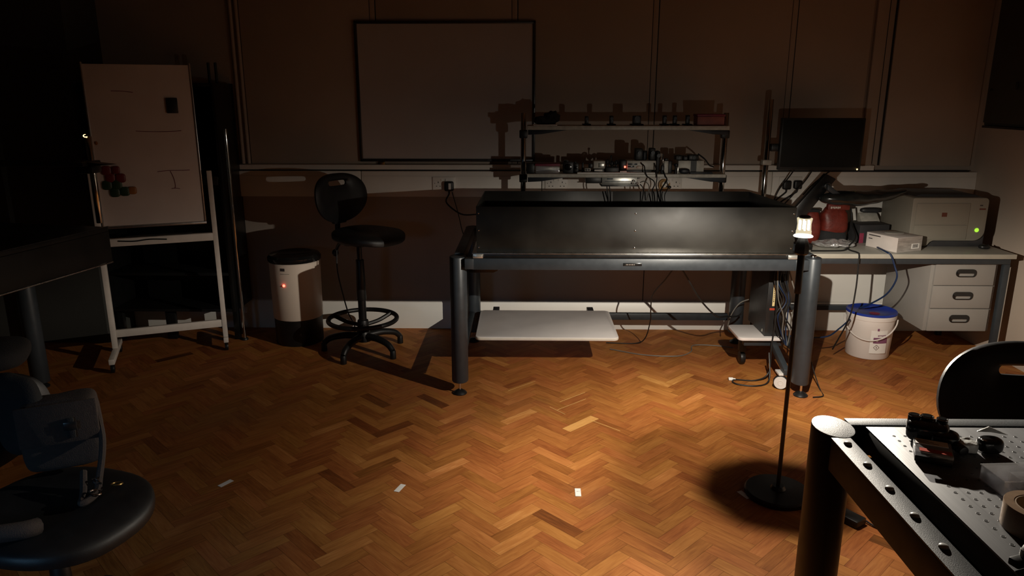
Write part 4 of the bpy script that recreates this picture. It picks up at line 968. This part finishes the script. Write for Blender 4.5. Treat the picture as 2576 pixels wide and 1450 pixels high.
MB().box(.0, el-.014, .004, .026, .150, .195, .003, mx).build('cross_bar', FW, t)
MB().box(-.03, .0, -.20, .22, .052, .0845, .003, mx).build('foot', FW, t)
MB().box(el-.014, el+.014, -.02, .22, .052, .0845, .003, mx).build('foot', FW, t)
for (x, y) in ((-.015, -.18), (-.015, .20), (el, -.004), (el, .20)):
    w = MB().cyl((x-.010, y, .026), (x+.010, y, .026), .026, n=24, bev=.004).build('caster', M['black'], t)
    w.data.transform(WM[t.name].inverted() @ mx @ WM[t.name])
mb = MB()
for pts in ([(.15, 1.548), (.22, 1.546), (.27, 1.54)], [(.26, 1.33), (.36, 1.325), (.46, 1.325), (.52, 1.328)], [(.355, 1.10), (.42, 1.105), (.50, 1.103), (.545, 1.104)], [(.43, 1.102), (.445, 1.06), (.45, 1.02), (.445, 1.0)], [(.425, 1.0), (.45, 1.003), (.475, .998)]):
    mb.tube([mx @ V((x*.9, .0435, z)) for x, z in pts], .0016, 5, 3)
mb.build('pen_drawing', M['redtxt'], t)
mb = MB()
mb.tube([mx @ V((x, .004, .7415+.002*(k % 2))) for k, x in enumerate((.12, .2, .26, .33, .42, .47))], .005, 6)
mb.tube([mx @ V((x, -.0105, .722-.006*(k % 2))) for k, x in enumerate((.08, .16, .24, .33))], .004, 6)
tag(mb.build('loose_cord', M['cable']), 'dark cord lying along the tray of the easel whiteboard', 'cord')
def magnet(x, z, r, mat, label, sq=False):
    mb = MB(); c = mx @ V((x, .0395, z))
    if sq: mb.box(x-r*.7, x+r*.7, .030, .0445, z-r, z+r, .003, mx)
    else: mb.sell((x, .038, z), r, .0068, r, .6, .9, mx=mx)
    return single(mb, 'board_magnet', M[mat], label, 'magnet', 'magnets on the easel whiteboard')
magnet(.435, 1.468, .042, 'black', 'black rectangular magnet near the top right of the easel board', True)
for x, z, r, m_, lb in ((.060, 1.117, .026, 'redmag', 'dark red magnet, topmost left of the coloured cluster'), (.108, 1.118, .022, 'redmag', 'dull pink-red magnet at the top of the coloured cluster'),
                        (.075, 1.075, .026, 'redmag', 'dark red magnet just above the green ones, on the left'), (.128, 1.072, .026, 'redmag', 'bright red magnet at the right of the cluster'),
                        (.055, 1.034, .026, 'greenmag', 'green magnet at the left end of the green row'), (.105, 1.036, .026, 'greenmag', 'dark green magnet in the middle of the green row'),
                        (.090, .992, .026, 'greenmag', 'lighter green magnet, lowest of the green ones'), (.140, .996, .026, 'greenmag', 'dark green magnet beside the orange one'),
                        (.180, 1.0, .022, 'orange', 'orange magnet at the lower right of the cluster')):
    magnet(x, z, r, m_, lb)
single(MB().sell((.030, .0405, 1.268), .008, .004, .010, mx=mx), 'orange_sticker', M['orange'], 'tiny orange spot at the left edge of the easel board', 'sticker')

# dark rack behind it
t = thing('dark_cabinet', 'tall black shelving cabinet against the back wall behind the easel', 'cabinet', (-2.22, 4.6, 0))
MB().box(-2.62, -1.825, 4.735, 4.75, .20, 1.595, .002).build('back_panel', M['black_metal'], t)
for x in (-2.62, -1.845): MB().box(x, x+.02, 4.45, 4.7345, .20, 1.595, .002).build('side_panel', M['black_metal'], t)
MB().box(-2.5995, -1.8455, 4.45, 4.7345, 1.575, 1.595, .002).build('top_panel', M['black_metal'], t)
for z in (.20, .435, 1.03): MB().box(-2.5995, -1.8455, 4.45, 4.7345, z, z+.018, .002).build('shelf', M['black'], t)
MB().box(-2.5995, -1.8455, 4.440, 4.4495, .4385, .4425, .001).build('shelf_lip', M['dark_alu'], t)
MB().box(-1.99, -1.85, 4.440, 4.4495, 1.0, 1.052, .003).build('label_holder', M['dark_alu'], t)
for x in (-2.61, -2.30, -1.865): MB().box(x, x+.035 if x < -2.5 or x > -2 else x+.06, 4.50, 4.535, 0, .1995, .003).build('leg', M['black_metal'], t)
for x in (-1.905, -1.862): MB().cyl((x, 4.6, 1.5955), (x, 4.6, 1.715), .008, n=12).build('upright_rod', M['black_metal'], t)
t = thing('white_rail_post', 'slim pole with a pale edge at the right side of the dark cabinet', 'pole', (-1.795, 4.55, 0))
MB().cyl((-1.800, 4.50, 0), (-1.800, 4.50, 1.33), .011, n=18).build('pole', M['post_metal'], t)
MB().lathe([(0, 0), (.022, 0), (.022, .006), (.016, .014), (0, .014)], (-1.80, 4.50, 0), 28).build('base', M['black'], t)

# ================================================================== LEFT OPTICAL TABLE (far end in view)
t = thing('left_bench', 'dark bench with a deep black apron along the left side', 'bench', (-2.1, 3.65, 0), math.radians(-10.7+0))
def lb_box(mb, x0, x1, y0, y1, z0, z1, bev=.003): return mb.box(x0, x1, y0, y1, z0, z1, bev)
lb_box(MB(), -.95, 0, -1.75, 0, .86, .882).build('bench_top', M['black_sheet'], t, local=True)
lb_box(lb_box(MB(), -.022, 0, -1.75, 0, .705, .8595), -.95, -.0225, -.022, 0, .705, .8595).build('apron', M['black_sheet'], t, local=True)
lb_box(MB(), -.004, .004, -1.75, .0, .698, .7045, .001).build('lower_edge', M['steel_edge'], t, local=True)
lb_box(MB(), -.003, .003, -1.75, .0, .8825, .886, .001).build('upper_edge', M['dark_alu'], t, local=True)
for (x, y) in ((-.50, -.06), (-.90, -.06), (-.10, -1.65), (-.90, -1.65)):
    lg = MB().ecyl((x, y), .045, .045, .03, .858, 32, .003).build('leg', M['grey'], t, local=True)
    MB().lathe([(0, 0), (.04, 0), (.04, .006), (.014, .029), (0, .029)], (x, y, 0), 24).build('foot', M['black'], lg, local=True)
t = thing('bench_shelf', 'dark overhead shelf on a post with a tiny glowing ring as its glint, above the left bench', 'shelf', (-2.3, 3.5, .886))
MB().cyl((-2.188, 3.735, .887), (-2.188, 3.735, 1.325), .0165, n=24, bev=.002).build('post', M['post_metal'], t)
MB().lathe([(0, 1.3255), (.012, 1.3255), (.0125, 1.332), (.009, 1.336), (0, 1.336)], (-2.188, 3.72, 0), 24).build('end_cap', M['black'], t)
MB().torus((-2.188, 3.712, 1.3285), (-.45, 1, .1), .0075, .0026, n=28, k=8, sy=.8).build('glint_ring', M['led_glint_amber'], t)  # emissive ring standing in for the lamp's glint at the post top
MB().box(-2.235, -2.145, 3.66, 3.75, 1.145, 1.185, .012).build('bracket', M['black'], t)
MB().box(-2.95, -2.155, 3.60, 3.76, 1.186, 1.206, .004).prism([(-2.155, 1.186), (-2.04, 1.192), (-2.155, 1.204)], 'y', 3.64, 3.70).build('shelf_board', M['black_sheet'], t)
MB().cyl((-2.90, 3.72, .887), (-2.90, 3.72, 1.325), .0165, n=24, bev=.002).build('post', M['post_metal'], t)

# ================================================================== RIGHT OPTICAL TABLE (foreground)
t = thing('perforated_table', 'grey optical table with a perforated metal top in the right foreground', 'table', (1.2, 1.0, 0))
tx0, tx1, ty0, ty1, tz = .716, 2.0, .30, 1.69, .750
for (x, y) in ((.744, 1.652), (1.96, 1.652), (.744, .35), (1.96, .35)):
    lg = MB().ecyl((x, y), .0465, .063, .055, tz-.002, 56, .003).build('leg', pm('near_leg_powder', (.014, .013, .012), .45, 0, spec=.22, var=.08, scale=30, bump=.05, bscale=600), t)
    MB().ecyl((x, y), .046, .0625, tz-.0018, tz+.001, 56, .001).build('end_cap', M['post_top'], lg)
    MB().lathe([(0, 0), (.04, 0), (.04, .006), (.012, .028), (0, .028)], (x, y, 0), 28).build('foot', M['black'], lg)
    MB().cyl((x, y, .02), (x, y, .06), .007, n=14).build('threaded_rod', M['chrome'], lg)
BM_ = pm('near_beam_powder', (.007, .006, .0055), .55, 0, spec=.12, var=.1, scale=25)
sb = MB().box(tx0, tx0+.044, ty0+.1, 1.592, .668, tz-.0045, .003).build('side_beam', BM_, t)
MB().box(tx0-.001, tx0+.045, ty0+.1, 1.592, tz-.0043, tz, .0015).build('strip_cover', M['strip'], sb)
for k in range(13):
    y = 1.560-.1*k
    if y > ty0+.12: MB().sell((.7405, y, tz+.0005), .0088, .0088, .0052, .9).build('bolt_head', pm('painted_bolt_head', (.42, .42, .40), .4, 0), sb)
bb = MB().box(.79, 1.93, 1.662, 1.70, .668, tz-.003, .003).build('back_beam', BM_, t)
MB().box(.79, 1.93, 1.661, 1.701, tz-.0028, tz, .0012).build('strip_cover', M['strip'], bb)
MB().box(.765, 1.95, ty0+.05, 1.655, .655, .668, .002).build('under_tray', M['black_metal'], t)
MB().box(.8225, 1.9395, ty0+.0605, 1.6515, .692, tz-.0052, .001).build('black_core', M['groove'], t)
mb = MB().box(.822, 1.94, ty0+.06, 1.652, tz-.005, tz, .0012)
for i in range(0, 43):
    for j in range(0, 50):
        x, y = .866+.0255*i, 1.602-.0255*j
        if y < .9 or x > 1.7: continue
        mb.lathe([(0, tz+.0003), (.0032, tz+.0003)], (x, y, 0), 12, mi=1)
        mb.lathe([(.0032, tz+.0003), (.0036, tz+.0005), (.0040, tz+.0001)], (x, y, 0), 12, mi=0)
mb.build('perforated_top', [M['bread'], M['hole']], t)

TT = tz+.0012
# things lying on it
t = thing('black_lens_assembly', 'lumpy glossy black lens assembly at the back of the perforated table', 'lens assembly', (.93, 1.57, TT))
mx = rot_at((.925, 1.575, TT), math.radians(-30))
MB().sell((0, 0, .026), .044, .030, .0255, .5, .6, mx=mx).sell((.035, -.012, .020), .03, .024, .0195, .6, .7, mx=mx).build('body', M['black_gloss'], t)
for (x, y, r) in ((-.030, .006, .013), (-.004, .012, .014), (.026, .012, .012)):
    c = mx @ V((x, y, .050)); MB().lathe([(0, .008), (r*.7, .008), (r, .003), (r, -.010), (0, -.010)], c, 24).build('lens_cap', M['black_gloss'], t)
    MB().torus(c+V((0, 0, .006)), (0, 0, 1), r*.9, .0015, n=24, k=6).build('chrome_ring', M['chrome'], t)
MB().cyl(mx @ V((.06, -.03, .016)), mx @ V((.075, -.05, .014)), .011, n=20, bev=.002).build('side_barrel', M['black'], t)
t = thing('boxed_device', 'flat boxed device with a white label and red stripe on the perforated table', 'device', (.90, 1.50, TT))
mx = rot_at((.897, 1.496, TT), math.radians(-24))
MB().box(-.036, .036, -.036, .036, 0, .014, .002, mx).build('lower_shell', M['black'], t)
MB().box(-.037, .037, -.037, .037, .0143, .0235, .002, mx).build('clear_cover', CLEAR, t)
MB().box(-.034, .030, .008, .034, .0238, .0246, 0, mx).build('white_label', M['paper'], t)
MB().box(-.028, .034, -.030, -.014, .0238, .0246, 0, mx).build('red_stripe', M['redlabel'], t)
mb = MB()
for k in range(3): mb.box(-.030, .012-.01*k, .014+.006*k, .0155+.006*k, .0247, .0250, 0, mx)
mb.build('small_print', M['ink'], t)
single(MB().sell((.984, 1.530, TT+.012), .026, .019, .0115, .4, .4, n=40, m=20, mx=None, fn=lambda p: p+V((0, 0, .004*noise.noise(p*90)))), 'foil_pouch', M['foil'], 'crumpled silvery pouch beside the black lens assembly', 'pouch', ang=10)
t = thing('round_black_cap', 'round black lens cap with a loose foil tab on the perforated table', 'lens cap', (1.035, 1.52, TT))
MB().sell((1.036, 1.522, TT+.018), .027, .020, .018, .6, .8).build('cap', M['black_gloss'], t)
MB().prism([(1.02, TT+.038), (1.045, TT+.050), (1.09, TT+.030), (1.05, TT+.037)], 'y', 1.545, 1.55, .0008).build('foil_tab', M['foil'], t)
MB().torus((1.022, 1.518, TT+.030), (.3, .2, 1), .008, .0018, n=20, k=6).build('ring', M['chrome'], t)
t = thing('acrylic_box', 'clear acrylic box at the right edge of the perforated table', 'acrylic box', (1.02, 1.365, TT))
mx = rot_at((1.012, 1.372, TT), math.radians(4))
MB().box(-.065, .065, -.035, .035, 0, .004, .001, mx).box(-.065, .065, -.035, -.032, .004, .030, .001, mx).box(-.065, .065, .032, .035, .004, .030, .001, mx).box(-.065, -.062, -.032, .032, .004, .030, .001, mx).box(.062, .065, -.032, .032, .004, .030, .001, mx).build('tray', CLEAR, t)
MB().box(-.067, .067, -.037, .037, .0305, .034, .001, mx).build('lid', CLEAR, t)
MB().box(-.02, .012, -.02, .015, .0042, .026, .002, mx).build('glass_cube', M['foil'], t)
t = thing('tape_roll', 'roll of brown packing tape lying on the perforated table', 'tape roll', (.96, 1.235, TT))
MB().lathe([(.040, 0), (.056, 0), (.0565, .001), (.0565, .047), (.056, .048), (.040, .048), (.040, 0)], (.938, 1.216, TT), 64).build('tape', M['tape'], t)
MB().lathe([(.0365, .0005), (.0398, .0005), (.0398, .0475), (.0365, .0475), (.0365, .0005)], (.938, 1.216, TT), 64).build('cardboard_core', M['card'], t)
t = thing('black_clamp', 'black clamp with a steel screw in front of the tape roll', 'clamp', (.90, 1.12, TT))
mx = rot_at((.895, 1.105, TT), math.radians(20))
MB().sell((0, 0, .02), .055, .035, .0195, .5, .6, mx=mx).box(-.07, .02, .01, .03, .002, .016, .003, mx).build('body', M['black'], t)
MB().cyl(mx @ V((-.045, .02, .0165)), mx @ V((-.045, .02, .030)), .008, n=18, bev=.001).build('steel_screw', M['silver'], t)

# ================================================================== ON THE FLOOR
for (px, py, rz, lb) in ((568, 1217, .55, 'white paper tag on the floor, leftmost and farthest from the lamp stand'), (1006, 1229, .32, 'white paper tag on the floor, second from the left'),
                         (1454, 1240, 0.02, 'white paper tag on the floor with a small pencil mark, third from the left'), (1872, 1246, -.42, 'white paper tag half in shadow beside the lamp stand base')):
    p = fz(px, py); tg = thing('floor_tag', lb, 'paper tag', (p.x, p.y, .0006), group='paper tags in a row on the floor')
    mx = rot_at((p.x, p.y, .0008), -rz)
    MB().box(-.0115, .0115, -.030, .030, 0, .0006, 0, mx).build('paper', M['paper'], tg)
    if px == 1454: MB().box(-.006, .001, .006, .0072, .0007, .0009, 0, mx).box(-.0035, -.0025, .003, .0068, .0007, .0009, 0, mx).box(.002, .007, .0065, .0075, .0007, .0009, 0, mx).build('pencil_mark', M['ink'], tg)
t = thing('power_adapter', 'black power adapter on the floor behind the near table leg', 'adapter', (1.20, 2.43, 0))
mx = rot_at((1.205, 2.44, 0), .6)
MB().box(-.03, .03, -.042, .042, 0, .030, .006, mx).build('body', M['black'], t)
MB().cyl(mx @ V((.03, -.01, .015)), mx @ V((.042, -.014, .014)), .006, .004, n=12).build('strain_relief', M['black'], t)
cable([mx @ V((.042, -.014, .012)), (1.29, 2.39, .005), (1.38, 2.36, .005), (1.50, 2.33, .005), (1.7, 2.28, .005)], .0035, 'black lead running right from the floor adapter')
cable([(1.50, 3.80, .30), (1.55, 3.78, .12), (1.58, 3.72, .006), (1.56, 3.62, .006), (1.50, 3.60, .006)], .003, 'thin dark wire behind the right leg of the long table')

# ================================================================== LIGHT, CAMERA
ld.energy = 2.9
dim = bpy.data.lights.new('added_blue_fill', 'AREA'); dim.shape = 'RECTANGLE'; dim.size = .5; dim.size_y = .3; dim.energy = 1.0; dim.spread = math.radians(55); dim.color = (.30, .62, 1)  # added unseen fill that tints the lower left blue; no screen is modelled
do = bpy.data.objects.new('added_blue_fill', dim); C.objects.link(do); do.location = (-1.6, -.3, 1.1)
do.rotation_euler = (V((-1.15, 1.35, .2))-V(do.location)).to_track_quat('-Z', 'Y').to_euler()
w = bpy.data.worlds.new('night'); bpy.context.scene.world = w; w.use_nodes = True
w.node_tree.nodes['Background'].inputs['Color'].default_value = (.5, .7, 1, 1); w.node_tree.nodes['Background'].inputs['Strength'].default_value = .0004
cam = bpy.data.cameras.new('camera'); cam.sensor_width = 36; cam.lens = 36*FPX/2576; cam.clip_start = .05
co = bpy.data.objects.new('camera', cam); C.objects.link(co); co.location = (0, 0, CAMH)
co.rotation_euler = (PI/2-TH, 0, YAW)
sc = bpy.context.scene; sc.camera = co
vs = sc.view_settings; sc.display_settings.display_device = 'sRGB'
vs.view_transform = 'Standard'; vs.look = 'None'; vs.exposure = 0.0; vs.gamma = 1.0; vs.use_curve_mapping = False
sc.cycles.max_bounces = 8; sc.cycles.diffuse_bounces = 4; sc.cycles.transparent_max_bounces = 16
sc.cycles.sample_clamp_indirect = 4.0
sc.cycles.use_denoising = True
